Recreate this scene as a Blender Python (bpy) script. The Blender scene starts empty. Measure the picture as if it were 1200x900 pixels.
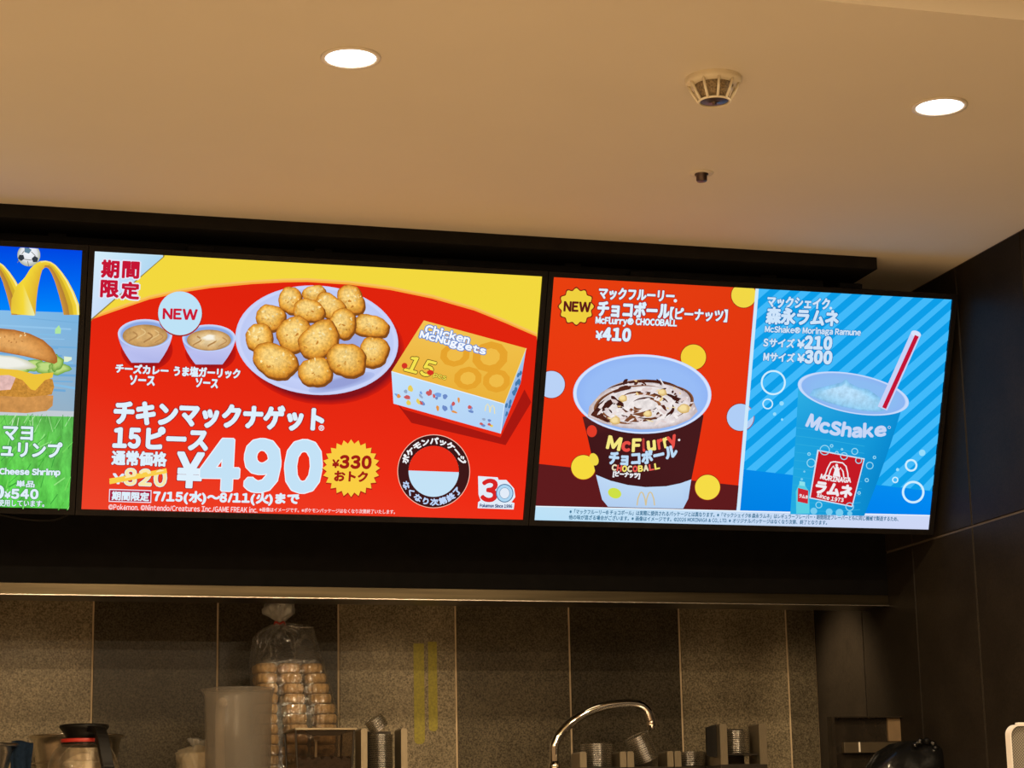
import bpy, bmesh, math, random
from mathutils import Vector, Matrix
random.seed(7)
SC = bpy.context.scene
COL = SC.collection

# ------------------------------------------------------------------ camera, world, exposure
EYE = 1.10                                   # camera height above the floor
FPX = 2499.12                                # focal length in pixels of a 1200 wide frame
YAW, PITCH, ROLL = 0.281262, 0.213700, -0.019344
_cy, _sy, _cp, _sp = math.cos(YAW), math.sin(YAW), math.cos(PITCH), math.sin(PITCH)
FW = Vector((_sy * _cp, _cy * _cp, _sp))
_r = Vector((_cy, -_sy, 0)); _u = _r.cross(FW)
_c, _s = math.cos(ROLL), math.sin(ROLL)
RT, UP = _c * _r + _s * _u, -_s * _r + _c * _u
cam = bpy.data.cameras.new('camera'); cam.sensor_width = 36; cam.lens = FPX * 36 / 1200
cam.clip_start = 0.05
camo = bpy.data.objects.new('camera', cam); COL.objects.link(camo)
m3 = Matrix((RT, UP, -FW)).transposed().to_4x4(); m3.translation = Vector((0, 0, EYE))
camo.matrix_world = m3
SC.camera = camo
SC.view_settings.view_transform = 'Standard'; SC.view_settings.look = 'None'
SC.view_settings.exposure = 0.0; SC.view_settings.gamma = 1.0
SC.view_settings.use_curve_mapping = False

AMBIENT = (0.36, 0.20, 0.085); AMBIENT_STRENGTH = 0.8
ROOM_LAMP_W = 30
HOOD_LAMPS = ((0.31, 2.0), (1.27, 2.5), (1.72, .35), (2.12, 1.5))     # x, watts; the weakest is added to give the lids glints
w = bpy.data.worlds.new('world'); SC.world = w; w.use_nodes = True
w.node_tree.nodes['Background'].inputs[0].default_value = (*AMBIENT, 1)
w.node_tree.nodes['Background'].inputs[1].default_value = AMBIENT_STRENGTH

def lamp(name, kind, loc, watts, color, size=0.1, aim=(0, 0, -1), spread=None, shape='DISK'):
    l = bpy.data.lights.new(name, kind); l.energy = watts; l.color = color
    if kind == 'AREA':
        l.shape = shape; l.size = size
        if spread: l.spread = spread
    if kind == 'SPOT':
        l.spot_size = spread or 1.5; l.spot_blend = 0.9; l.shadow_soft_size = size
    o = bpy.data.objects.new(name, l); COL.objects.link(o); o.location = loc
    o.rotation_euler = Vector(aim).to_track_quat('-Z', 'Y').to_euler()
    return o
WARM = (1.0, 0.76, 0.47)
CEIL = EYE + 1.3806
# ceiling downlights of the hall outside the frame (the two in view carry their own lamps)
for lx in (-2.6, -1.0, 0.7, 2.1):
    for ly in (-2.2, -0.2, 1.8):
        lamp('hall_lamp', 'AREA', (lx, ly, CEIL + 0.10), ROOM_LAMP_W, WARM, 0.12)
# lamps inside the hood behind the black fascia
for hx, hw in HOOD_LAMPS:
    lamp('hood_lamp', 'SPOT', (hx, 5.17, EYE + 0.66), hw, WARM, 0.05, (0, 0.26, -0.30), 1.28)

lamp('hood_lamp', 'SPOT', (2.17, 5.34, EYE + 0.68), 15.0, WARM, 0.05, (0.29, 0.0, -0.30), 1.35)

# ------------------------------------------------------------------ fixed measures (metres)
FASCIA_Y = 5.06; BACK_Y = 5.5405; RIGHT_X = 2.4731
TRIM_LO, TRIM_HI = EYE + 0.594, EYE + 0.6215
SHELF = EYE + 0.12
JOINT_X = [0.474 + 0.3186 * k for k in range(-9, 7)]
JOINT_Z = [EYE + 0.733 + 0.64 * k for k in (-2, -1, 0, 1)]
JOINT_Y = [4.586 + 0.3195 * k for k in range(-9, 3)]

def ray(x, y): return RT * ((x - 600) / FPX) - UP * ((y - 450) / FPX) + FW
def at(x, y, Y):
    v = ray(x, y); v = v * (Y / v.y); return Vector((v.x, v.y, v.z + EYE))
def atz(x, y, Z):
    v = ray(x, y); v = v * ((Z - EYE) / v.z); return Vector((v.x, v.y, v.z + EYE))
def ppm(p): return FPX / ((Vector(p) - Vector((0, 0, EYE))).dot(FW))

# ------------------------------------------------------------------ materials
def srgb(c):
    return tuple((v / 255 / 12.92 if v / 255 <= 0.04045 else ((v / 255 + 0.055) / 1.055) ** 2.4) for v in c)
def mat(name, color, rough=0.5, metal=0.0, var=0.12, scale=30, spec=0.5, bump=0.0, bscale=200, coat=0.0, stretch=None, rvar=0.0):
    m = bpy.data.materials.new(name); m.use_nodes = True; nt = m.node_tree; N = nt.nodes; L = nt.links
    b = N['Principled BSDF']
    tc = N.new('ShaderNodeTexCoord'); src = tc.outputs['Object']
    if stretch:
        mp = N.new('ShaderNodeMapping'); mp.inputs['Scale'].default_value = stretch; L.new(src, mp.inputs[0]); src = mp.outputs[0]
    nz = N.new('ShaderNodeTexNoise'); nz.inputs['Scale'].default_value = scale; nz.inputs['Detail'].default_value = 6
    L.new(src, nz.inputs['Vector'])
    rp = N.new('ShaderNodeValToRGB')
    rp.color_ramp.elements[0].position = 0.3; rp.color_ramp.elements[1].position = 0.7
    rp.color_ramp.elements[0].color = (*[c * (1 - var) for c in color], 1)
    rp.color_ramp.elements[1].color = (*[min(1, c * (1 + var)) for c in color], 1)
    L.new(nz.outputs['Fac'], rp.inputs[0]); L.new(rp.outputs[0], b.inputs['Base Color'])
    b.inputs['Roughness'].default_value = rough; b.inputs['Metallic'].default_value = metal
    b.inputs['Specular IOR Level'].default_value = spec; b.inputs['Coat Weight'].default_value = coat
    b.inputs['Coat Roughness'].default_value = 0.05
    if rvar:
        mr = N.new('ShaderNodeMapRange'); mr.inputs['To Min'].default_value = rough - rvar; mr.inputs['To Max'].default_value = rough + rvar
        L.new(nz.outputs['Fac'], mr.inputs[0]); L.new(mr.outputs[0], b.inputs['Roughness'])
    if bump:
        n2 = N.new('ShaderNodeTexNoise'); n2.inputs['Scale'].default_value = bscale; L.new(src, n2.inputs['Vector'])
        bp = N.new('ShaderNodeBump'); bp.inputs['Strength'].default_value = bump; bp.inputs['Distance'].default_value = 0.002
        L.new(n2.outputs['Fac'], bp.inputs['Height']); L.new(bp.outputs[0], b.inputs['Normal'])
    return m
def clear(name, tint=(0.95, 0.95, 0.93), gloss=0.12, rough=0.08, bump=0.0, bscale=40, milky=0.0, milk=(0.8, 0.75, 0.7)):
    """thin clear plastic or glass: see-through with a glossy skin"""
    m = bpy.data.materials.new(name); m.use_nodes = True; nt = m.node_tree; N = nt.nodes; L = nt.links
    for n in list(N): N.remove(n)
    out = N.new('ShaderNodeOutputMaterial'); tr = N.new('ShaderNodeBsdfTransparent'); gl = N.new('ShaderNodeBsdfGlossy')
    tr.inputs[0].default_value = (*tint, 1); gl.inputs['Roughness'].default_value = rough
    lw = N.new('ShaderNodeLayerWeight'); lw.inputs[0].default_value = 0.35
    mr = N.new('ShaderNodeMapRange'); mr.inputs['To Min'].default_value = gloss * 0.6; mr.inputs['To Max'].default_value = min(1, gloss * 5)
    L.new(lw.outputs['Facing'], mr.inputs[0])
    mx = N.new('ShaderNodeMixShader'); L.new(mr.outputs[0], mx.inputs[0]); L.new(tr.outputs[0], mx.inputs[1]); L.new(gl.outputs[0], mx.inputs[2])
    tc = N.new('ShaderNodeTexCoord'); nz = N.new('ShaderNodeTexNoise'); nz.inputs['Scale'].default_value = bscale; L.new(tc.outputs['Object'], nz.inputs['Vector'])
    bp = N.new('ShaderNodeBump'); bp.inputs['Strength'].default_value = bump; bp.inputs['Distance'].default_value = 0.01
    L.new(nz.outputs['Fac'], bp.inputs['Height']); L.new(bp.outputs[0], gl.inputs['Normal']); L.new(bp.outputs[0], lw.inputs['Normal'])
    last = mx.outputs[0]
    if milky:
        df = N.new('ShaderNodeBsdfDiffuse'); df.inputs[0].default_value = (*milk, 1)
        tl = N.new('ShaderNodeBsdfTranslucent'); tl.inputs[0].default_value = (*milk, 1)
        a = N.new('ShaderNodeMixShader'); a.inputs[0].default_value = 0.5; L.new(df.outputs[0], a.inputs[1]); L.new(tl.outputs[0], a.inputs[2])
        b = N.new('ShaderNodeMixShader'); b.inputs[0].default_value = milky; L.new(last, b.inputs[1]); L.new(a.outputs[0], b.inputs[2]); last = b.outputs[0]
    L.new(last, out.inputs[0])
    return m
def emit(name, color, strength):
    m = bpy.data.materials.new(name); m.use_nodes = True; b = m.node_tree.nodes['Principled BSDF']
    b.inputs['Base Color'].default_value = (*color, 1); b.inputs['Emission Color'].default_value = (*color, 1); b.inputs['Emission Strength'].default_value = strength
    return m
M = dict(
    ceiling=mat('ceiling_paint', (0.74, 0.67, 0.55), 0.9, var=0.02, scale=3, spec=0.1),
    floor=mat('floor_tile', (0.55, 0.46, 0.36), 0.6, var=0.1, scale=4),
    fascia=mat('black_panel', (0.006, 0.0055, 0.0055), 0.6, var=0.2, spec=0.08),
    rig=mat('black_powder_coat', (0.010, 0.009, 0.008), 0.7, var=0.2, spec=0.15),
    bezel=mat('screen_bezel', (0.008, 0.0065, 0.006), 0.5, var=0.2, spec=0.12),
    steel=mat('bronze_steel', (0.095, 0.075, 0.045), 0.30, metal=1, var=0.3, scale=3, stretch=(1, 30, 30)),
    steel_bowl=mat('polished_steel', (0.80, 0.74, 0.64), 0.24, metal=1, var=0.1, scale=10),
    chrome=mat('chrome', (0.86, 0.82, 0.78), 0.05, metal=1, var=0.03),
    wood_post=mat('satin_steel', (0.34, 0.28, 0.19), 0.35, metal=0.85, var=0.12, stretch=(40, 40, 2)),
    holder=mat('dark_holder_plate', (0.05, 0.042, 0.034), 0.3, metal=0.6, var=0.2),
    ring=mat('white_enamel', (0.82, 0.76, 0.66), 0.45, var=0.03),
    plastic=mat('ivory_plastic', (0.78, 0.70, 0.52), 0.5, var=0.05),
    chamber=mat('tan_mesh', (0.26, 0.19, 0.10), 0.6, var=0.6, scale=260),
    sensor=mat('dark_sensor', (0.09, 0.06, 0.05), 0.3, metal=0.5, var=0.4, scale=90),
    black=mat('black_plastic', (0.008, 0.007, 0.006), 0.35, var=0.2, spec=0.2),
    red=mat('red_plastic', (0.50, 0.03, 0.02), 0.4, var=0.1),
    cloth=mat('blue_cloth', (0.008, 0.017, 0.036), 0.95, var=0.25, scale=120, bump=0.4, bscale=500, spec=0.1),
    wafer=mat('wafer', (0.40, 0.245, 0.095), 0.75, var=0.25, scale=60, bump=0.3, bscale=300),
    bean=mat('roasted_coffee', (0.030, 0.016, 0.008), 0.4, var=0.5, scale=80, bump=0.8, bscale=120),
    gloss=mat('dark_gloss_panel', (0.022, 0.017, 0.012), 0.12, var=0.2, spec=0.6),
    tan=mat('tan_card', (0.20, 0.13, 0.065), 0.6, var=0.1),
    bag=mat('black_film', (0.006, 0.006, 0.006), 0.22, var=0.3, bump=0.3, bscale=60),
    white=mat('white_frame', (0.80, 0.76, 0.72), 0.4, var=0.03),
    reflection=mat('lime_reflection', (0.24, 0.20, 0.012), 0.5, var=0.25, scale=150),
    film=clear('bag_film', gloss=0.13, rough=0.09, bump=1.0, bscale=42, milky=0.07, milk=(0.75, 0.72, 0.68)),
    knot=clear('gathered_film', gloss=0.30, rough=0.12, bump=1.0, bscale=75, milky=0.34, milk=(0.85, 0.84, 0.80)),
    crease=clear('film_fold', gloss=0.30, rough=0.12, bump=0.6, bscale=60, milky=0.10, milk=(0.85, 0.84, 0.80)),
    glass=clear('pot_glass', tint=(0.9, 0.88, 0.84), gloss=0.12, rough=0.03, milky=0.12, milk=(0.55, 0.45, 0.32)),
    acrylic=clear('smoked_acrylic', tint=(0.62, 0.56, 0.50), gloss=0.08, rough=0.05),
    lid=clear('clear_lid', tint=(0.95, 0.93, 0.89), gloss=0.42, rough=0.16, milky=0.06, milk=(0.8, 0.7, 0.5)),
    jug=clear('frosted_plastic', tint=(0.85, 0.82, 0.78), gloss=0.04, rough=0.3, milky=0.17, milk=(0.66, 0.62, 0.56)),
    packet=clear('packet_film', gloss=0.15, rough=0.15, bump=1.0, bscale=70, milky=0.45, milk=(0.75, 0.66, 0.5)),
    lens=emit('lamp_diffuser', (1.0, 0.95, 0.86), 6.0),
)
def mesh_pattern_material():
    m = mat('grey_mesh', (0.2, 0.18, 0.15), 0.6); nt = m.node_tree; N = nt.nodes; L = nt.links
    tc = N.new('ShaderNodeTexCoord'); ck = N.new('ShaderNodeTexChecker'); ck.inputs['Scale'].default_value = 320
    ck.inputs[1].default_value = (0.30, 0.27, 0.22, 1); ck.inputs[2].default_value = (0.10, 0.09, 0.08, 1)
    L.new(tc.outputs['Object'], ck.inputs[0]); L.new(ck.outputs[0], N['Principled BSDF'].inputs['Base Color'])
    return m
M['mesh'] = mesh_pattern_material()
def tile_material(name, rough, spec, speck, gscale=1.0):
    """glazed stone tile: tone from the face attribute, fine granular speckle"""
    m = bpy.data.materials.new(name); m.use_nodes = True; nt = m.node_tree; N = nt.nodes; L = nt.links
    b = N['Principled BSDF']; at_ = N.new('ShaderNodeAttribute'); at_.attribute_name = 'Col'
    tc = N.new('ShaderNodeTexCoord'); nz = N.new('ShaderNodeTexNoise'); nz.inputs['Scale'].default_value = 250; nz.inputs['Detail'].default_value = 4
    n2 = N.new('ShaderNodeTexNoise'); n2.inputs['Scale'].default_value = 9; n2.inputs['Detail'].default_value = 3
    L.new(tc.outputs['Object'], nz.inputs['Vector']); L.new(tc.outputs['Object'], n2.inputs['Vector'])
    mr = N.new('ShaderNodeMapRange'); mr.inputs['From Min'].default_value = 0.3; mr.inputs['From Max'].default_value = 0.7
    mr.inputs['To Min'].default_value = 1 - speck; mr.inputs['To Max'].default_value = 1 + speck; L.new(nz.outputs['Fac'], mr.inputs[0])
    m2 = N.new('ShaderNodeMapRange'); m2.inputs['From Min'].default_value = 0.3; m2.inputs['From Max'].default_value = 0.7
    m2.inputs['To Min'].default_value = 0.85; m2.inputs['To Max'].default_value = 1.15; L.new(n2.outputs['Fac'], m2.inputs[0])
    mu = N.new('ShaderNodeMath'); mu.operation = 'MULTIPLY'; L.new(mr.outputs[0], mu.inputs[0]); L.new(m2.outputs[0], mu.inputs[1])
    vm = N.new('ShaderNodeVectorMath'); vm.operation = 'SCALE'; L.new(at_.outputs['Color'], vm.inputs[0]); L.new(mu.outputs[0], vm.inputs['Scale'])
    L.new(vm.outputs[0], b.inputs['Base Color'])
    b.inputs['Roughness'].default_value = rough; b.inputs['Specular IOR Level'].default_value = spec
    return m
M['tile'] = tile_material('stone_tile', 0.24, 0.28, 0.6)
M['dark_tile'] = tile_material('dark_tile', 0.42, 0.05, 0.25)

# ------------------------------------------------------------------ mesh helpers
def tag(o, label=None, cat=None, group=None, kind=None):
    if label: o['label'] = label
    if cat: o['category'] = cat
    if group: o['group'] = group
    if kind: o['kind'] = kind
    return o
def thing(name, label, cat, loc=(0, 0, 0), group=None, rot=None):
    o = bpy.data.objects.new(name, None); COL.objects.link(o); o.location = loc; o.empty_display_size = 0.05
    if rot: o.rotation_euler = rot
    return tag(o, label, cat, group)
def obj(name, bm, m, parent=None, smooth=False, loc=None):
    me = bpy.data.meshes.new(name); bmesh.ops.recalc_face_normals(bm, faces=bm.faces[:]); bm.to_mesh(me); bm.free()
    for k in (m if isinstance(m, (list, tuple)) else [m]): me.materials.append(k)
    if smooth:
        for p in me.polygons: p.use_smooth = True
    o = bpy.data.objects.new(name, me); COL.objects.link(o)
    if parent: o.parent = parent
    if loc is not None: o.location = loc
    return o
def dup(root, loc=None, label=None, rot=None, group=None):
    r = root.copy(); COL.objects.link(r)
    if loc is not None: r.location = loc
    if rot is not None: r.rotation_euler = rot
    if label: r['label'] = label
    if group: r['group'] = group
    for ch in list(root.children):
        c = ch.copy(); COL.objects.link(c); c.parent = r
        for g in list(ch.children):
            d = g.copy(); COL.objects.link(d); d.parent = c
    return r
def nb(): return bmesh.new()
def box(bm, lo, hi, bevel=0.0, seg=2):
    b2 = bmesh.new(); bmesh.ops.create_cube(b2, size=1)
    c = [(a + b) / 2 for a, b in zip(lo, hi)]; s = [abs(b - a) for a, b in zip(lo, hi)]
    for v in b2.verts: v.co = Vector((v.co.x * s[0] + c[0], v.co.y * s[1] + c[1], v.co.z * s[2] + c[2]))
    if bevel: bmesh.ops.bevel(b2, geom=b2.edges[:], offset=bevel, segments=seg, affect='EDGES', profile=0.5)
    merge(bm, b2)
def merge(bm, b2, mtx=None):
    mp = {v: bm.verts.new(mtx @ v.co if mtx else v.co) for v in b2.verts}
    for f in b2.faces:
        try: bm.faces.new([mp[v] for v in f.verts]).material_index = f.material_index
        except ValueError: pass
    b2.free()
def lathe(bm, prof, seg=32, c=(0, 0, 0), wob=None, cap=True, sx=1, sy=1):
    rings = []
    for i, (r, z) in enumerate(prof):
        ring = []
        for k in range(seg):
            a = 2 * math.pi * k / seg; rr = r * (wob(a, i) if wob else 1)
            ring.append(bm.verts.new((c[0] + rr * math.cos(a) * sx, c[1] + rr * math.sin(a) * sy, c[2] + z)))
        rings.append(ring)
    for a, b in zip(rings, rings[1:]):
        for k in range(seg): bm.faces.new((a[k], a[(k + 1) % seg], b[(k + 1) % seg], b[k]))
    if cap:
        bm.faces.new(rings[0]); bm.faces.new(rings[-1])
def crumple(bm, amp, freq, seed=0):
    from mathutils import noise
    for v in bm.verts:
        n_ = noise.noise_vector(v.co * freq + Vector((seed, seed * 1.7, 0))) + .5 * noise.noise_vector(v.co * freq * 2.3 + Vector((0, seed, 3)))
        v.co += n_ * amp
def tube(bm, pts, r, seg=14, cap=True):
    pts = [Vector(p) for p in pts]; rs = r if isinstance(r, (list, tuple)) else [r] * len(pts)
    rings = []; nrm = None
    for i, p in enumerate(pts):
        t = (pts[min(i + 1, len(pts) - 1)] - pts[max(i - 1, 0)]).normalized()
        if nrm is None: nrm = t.orthogonal().normalized()
        nrm = (nrm - t * nrm.dot(t)).normalized(); bn = t.cross(nrm)
        rings.append([bm.verts.new(p + (nrm * math.cos(2 * math.pi * k / seg) + bn * math.sin(2 * math.pi * k / seg)) * rs[i]) for k in range(seg)])
    for a, b in zip(rings, rings[1:]):
        for k in range(seg): bm.faces.new((a[k], a[(k + 1) % seg], b[(k + 1) % seg], b[k]))
    if cap: bm.faces.new(rings[0]); bm.faces.new(rings[-1])
def spline(pts, n=8):
    P = [Vector(p) for p in pts]; P = [P[0] * 2 - P[1]] + P + [P[-1] * 2 - P[-2]]; out = []
    for i in range(1, len(P) - 2):
        a, b, c, d = P[i - 1:i + 3]
        for k in range(n):
            t = k / n
            out.append(0.5 * ((2 * b) + (c - a) * t + (2 * a - 5 * b + 4 * c - d) * t * t + (3 * b - a - 3 * c + d) * t ** 3))
    out.append(P[-2]); return out
def rounded(w, h, r, n=6, corners=(1, 1, 1, 1)):
    """outline in x,z around the centre, corners bl br tr tl"""
    out = []
    for k, (sx, sz, a0) in enumerate(((-1, -1, 180), (1, -1, 270), (1, 1, 0), (-1, 1, 90))):
        rr = r if corners[k] else 0.001; cx, cz = sx * (w / 2 - rr), sz * (h / 2 - rr)
        for i in range(n + 1):
            a = math.radians(a0 + 90 * i / n); out.append((cx + rr * math.cos(a), cz + rr * math.sin(a)))
    return out
def prism(bm, outline, y0, y1):
    a = [bm.verts.new((x, y0, z)) for x, z in outline]; b = [bm.verts.new((x, y1, z)) for x, z in outline]; n = len(a)
    bm.faces.new(a); bm.faces.new(b[::-1])
    for k in range(n): bm.faces.new((a[k], a[(k + 1) % n], b[(k + 1) % n], b[k]))
def frame_prism(bm, outer, inner, y0, y1):
    n = len(outer); V = [[bm.verts.new((x, y, z)) for x, z in o] for o in (outer, inner) for y in (y0, y1)]
    oa, ob, ia, ib = V
    for k in range(n):
        j = (k + 1) % n
        for q in ((oa[k], oa[j], ia[j], ia[k]), (ob[k], ib[k], ib[j], ob[j]), (oa[k], ob[k], ob[j], oa[j]), (ia[k], ia[j], ib[j], ib[k])): bm.faces.new(q)

# ------------------------------------------------------------------ setting
def struct(name, bm, m, **k): return tag(obj(name, bm, m, **k), kind='structure')
STEP_Y = 3.09
b = nb(); box(b, (-4, STEP_Y, CEIL), (RIGHT_X + 0.15, BACK_Y + 0.15, CEIL + 0.3)); struct('ceiling', b, M['ceiling'])
b = nb(); box(b, (-4, -4, CEIL + 0.16), (4.5, STEP_Y, CEIL + 0.3)); box(b, (RIGHT_X + .15, STEP_Y, CEIL + .16), (4.5, BACK_Y + .15, CEIL + .3)); struct('ceiling_hall', b, M['ceiling'])
b = nb(); box(b, (-4, -4, -0.1), (4.5, BACK_Y + 0.15, 0)); struct('floor', b, M['floor'])

def tiled_wall(name, us, vs, place, mats, tone, grout):
    """a wall of separate tile faces with grout between; place(u, v, d) gives the point, d into the room"""
    me = bpy.data.meshes.new(name); V = []; F = []; C = []; MI = []
    def quad(p, c, mi):
        i = len(V); V.extend(p); F.append((i, i + 1, i + 2, i + 3)); C.extend([(*c, 1)] * 4); MI.append(mi)
    g = 0.0022
    quad([place(us[0], vs[0], 0), place(us[-1], vs[0], 0), place(us[-1], vs[-1], 0), place(us[0], vs[-1], 0)], grout, 1)
    quad([place(us[0], vs[0], -.12), place(us[-1], vs[0], -.12), place(us[-1], vs[-1], -.12), place(us[0], vs[-1], -.12)], grout, 1)
    for i in range(len(us) - 1):
        for j in range(len(vs) - 1):
            a0, a1, b0, b1 = us[i] + g, us[i + 1] - g, vs[j] + g, vs[j + 1] - g; e = 0.0015; d = 0.003
            t = tone(i, j)
            q = [(a0, b0), (a1, b0), (a1, b1), (a0, b1)]; qi = [(a0 + e, b0 + e), (a1 - e, b0 + e), (a1 - e, b1 - e), (a0 + e, b1 - e)]
            quad([place(*p, d) for p in qi], t, 0)
            for k in range(4):
                quad([place(*q[k], 0), place(*q[(k + 1) % 4], 0), place(*qi[(k + 1) % 4], d), place(*qi[k], d)], t, 0)
    me.from_pydata([tuple(p) for p in V], [], F)
    ca = me.color_attributes.new('Col', 'FLOAT_COLOR', 'POINT')
    for k, c in enumerate(C): ca.data[k].color = c
    for k, p in enumerate(me.polygons): p.material_index = MI[k]
    for k in mats: me.materials.append(k)
    o = bpy.data.objects.new(name, me); COL.objects.link(o); o['kind'] = 'structure'; return o
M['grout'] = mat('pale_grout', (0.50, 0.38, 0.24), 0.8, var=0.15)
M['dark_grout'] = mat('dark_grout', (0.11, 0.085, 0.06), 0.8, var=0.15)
reflected_tones = {8: .19, 9: .055, 10: .055, 11: .19, 12: .085, 13: .05, 14: .15, 15: .075}  # each tile's reflected brightness is put into its tone
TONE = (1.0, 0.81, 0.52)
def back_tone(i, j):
    t = reflected_tones.get(i, 0.11); return tuple(c * t for c in TONE)
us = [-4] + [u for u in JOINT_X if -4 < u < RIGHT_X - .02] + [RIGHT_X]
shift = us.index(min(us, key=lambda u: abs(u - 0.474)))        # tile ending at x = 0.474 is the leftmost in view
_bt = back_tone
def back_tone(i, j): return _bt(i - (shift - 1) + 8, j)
vs = [0] + JOINT_Z[:3] + [CEIL]
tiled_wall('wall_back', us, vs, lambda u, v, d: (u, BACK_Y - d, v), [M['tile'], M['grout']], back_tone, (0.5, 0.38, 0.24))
us = [0.5] + [u for u in JOINT_Y if u > 0.5 and u < BACK_Y - .02] + [BACK_Y]
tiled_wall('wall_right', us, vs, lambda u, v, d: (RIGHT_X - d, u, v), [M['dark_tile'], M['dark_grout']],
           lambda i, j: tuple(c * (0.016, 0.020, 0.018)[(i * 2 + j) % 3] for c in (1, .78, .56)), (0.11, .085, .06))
b = nb(); box(b, (-4, FASCIA_Y, TRIM_HI), (RIGHT_X, FASCIA_Y + 0.03, CEIL)); struct('wall_fascia', b, M['fascia'])
b = nb()
box(b, (-4, FASCIA_Y - 0.003, TRIM_LO), (RIGHT_X - .003, FASCIA_Y + 0.012, TRIM_HI), 0.001)
box(b, (-4, FASCIA_Y + 0.012, TRIM_LO), (RIGHT_X - .003, FASCIA_Y + 0.12, TRIM_LO + 0.002))
struct('trim_1', b, M['steel'])
b = nb(); box(b, (-4, FASCIA_Y - 0.0045, TRIM_LO - 0.0012), (RIGHT_X - .003, FASCIA_Y - 0.0005, TRIM_LO + 0.0012), 0.0004); struct('trim_3', b, M['steel_bowl'])  # added lip of brighter steel stands in for the edge's catch light
BEAM_X = 2.2416
b = nb(); box(b, (-4, 4.55, CEIL - 0.030), (BEAM_X, FASCIA_Y, CEIL), 0.001); struct('trim_2', b, M['rig'])

# ------------------------------------------------------------------ menu screens
SW = 1.02; SH = SW * 9 / 16; TILT = 0.352387; GAP = 0.026888
SX0, SY0, SZ0 = 0.375170, 4.562020, EYE + 1.288786          # top left of the middle screen
LAYER = 0.00006
def disp_mat(name, noise=0, lo=0.6, hi=1.25, scale=(1, 1, 1), sample='NONE'):
    m = bpy.data.materials.new(name); m.use_nodes = True; nt = m.node_tree; N = nt.nodes; L = nt.links
    for n in list(N): N.remove(n)
    out = N.new('ShaderNodeOutputMaterial'); em = N.new('ShaderNodeEmission'); a = N.new('ShaderNodeAttribute'); a.attribute_name = 'Col'
    L.new(em.outputs[0], out.inputs[0])
    if noise:
        tc = N.new('ShaderNodeTexCoord'); mp = N.new('ShaderNodeMapping'); mp.inputs['Scale'].default_value = scale
        nz = N.new('ShaderNodeTexNoise'); nz.inputs['Scale'].default_value = noise; nz.inputs['Detail'].default_value = 5; nz.inputs['Roughness'].default_value = 0.65
        mr = N.new('ShaderNodeMapRange'); mr.inputs['From Min'].default_value = 0.3; mr.inputs['From Max'].default_value = 0.7
        mr.inputs['To Min'].default_value = lo; mr.inputs['To Max'].default_value = hi
        L.new(tc.outputs['Object'], mp.inputs[0]); L.new(mp.outputs[0], nz.inputs['Vector']); L.new(nz.outputs['Fac'], mr.inputs[0])
        vm = N.new('ShaderNodeVectorMath'); vm.operation = 'SCALE'; L.new(a.outputs['Color'], vm.inputs[0]); L.new(mr.outputs[0], vm.inputs['Scale'])
        L.new(vm.outputs[0], em.inputs[0])
    else: L.new(a.outputs['Color'], em.inputs[0])
    m.cycles.emission_sampling = sample
    return m
DM = [disp_mat('display_pixels'), disp_mat('display_crumb', 150, 0.66, 1.24), disp_mat('display_grass', 40, 0.55, 1.45, (1, 1, .35)),
      disp_mat('display_soft', 60, 0.8, 1.2), disp_mat('display_back', sample='AUTO')]

def homography(src, dst):
    A = []
    for (x, y), (u, v) in zip(src, dst):
        A.append([x, y, 1, 0, 0, 0, -u * x, -u * y, u]); A.append([0, 0, 0, x, y, 1, -v * x, -v * y, v])
    n = 8
    for i in range(n):
        p = max(range(i, n), key=lambda r: abs(A[r][i])); A[i], A[p] = A[p], A[i]
        for r in range(n):
            if r != i:
                f = A[r][i] / A[i][i]
                for c in range(i, n + 1): A[r][c] -= f * A[i][c]
    h = [A[i][n] / A[i][i] for i in range(n)] + [1]
    def f(x, y):
        d = h[6] * x + h[7] * y + 1
        return ((h[0] * x + h[1] * y + h[2]) / d, (h[3] * x + h[4] * y + h[5]) / d)
    return f
_tc = {}
def _shape(s):
    c = bpy.data.curves.new('lettering', 'FONT'); c.body = s; c.size = 1; c.resolution_u = 3
    o = bpy.data.objects.new('lettering', c); COL.objects.link(o)
    me = bpy.data.meshes.new_from_object(o.evaluated_get(bpy.context.evaluated_depsgraph_get()))
    vs_ = [(v.co.x, v.co.y) for v in me.vertices]; fs = [tuple(p.vertices) for p in me.polygons]
    bpy.data.objects.remove(o); bpy.data.curves.remove(c); bpy.data.meshes.remove(me)
    return vs_, fs
_gc = {}
def glyphs(s):
    """outline shapes of a line of lettering; latin letters and digits are set in the wide sans face and packed"""
    if s in _tc: return _tc[s]
    if not any(ch.isascii() and ch.isalnum() for ch in s): _tc[s] = _shape(s); return _tc[s]
    V, F, x = [], [], 0.0
    for ch in s:
        if ch == ' ': x += 0.26; continue
        full_ = chr(ord(ch) + 0xFEE0) if ch.isascii() and ch.isalnum() else ch
        if full_ not in _gc: _gc[full_] = _shape(full_)
        vs_, fs = _gc[full_]
        if not vs_: continue
        x0 = min(v[0] for v in vs_); x1 = max(v[0] for v in vs_); i0 = len(V)
        if full_ != ch or ord(ch) < 0x2000:
            k = 0.86 if full_ != ch and ch not in 'Il1i' else 1.0
            V += [(x + (v[0] - x0) * k, v[1]) for v in vs_]; x += (x1 - x0) * k + (0.155 if ch.isdigit() else 0.105)
        else:
            V += [(x + v[0], v[1]) for v in vs_]; x += 1.0
        F += [tuple(q + i0 for q in f) for f in fs]
    _tc[s] = (V, F); return _tc[s]
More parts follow.
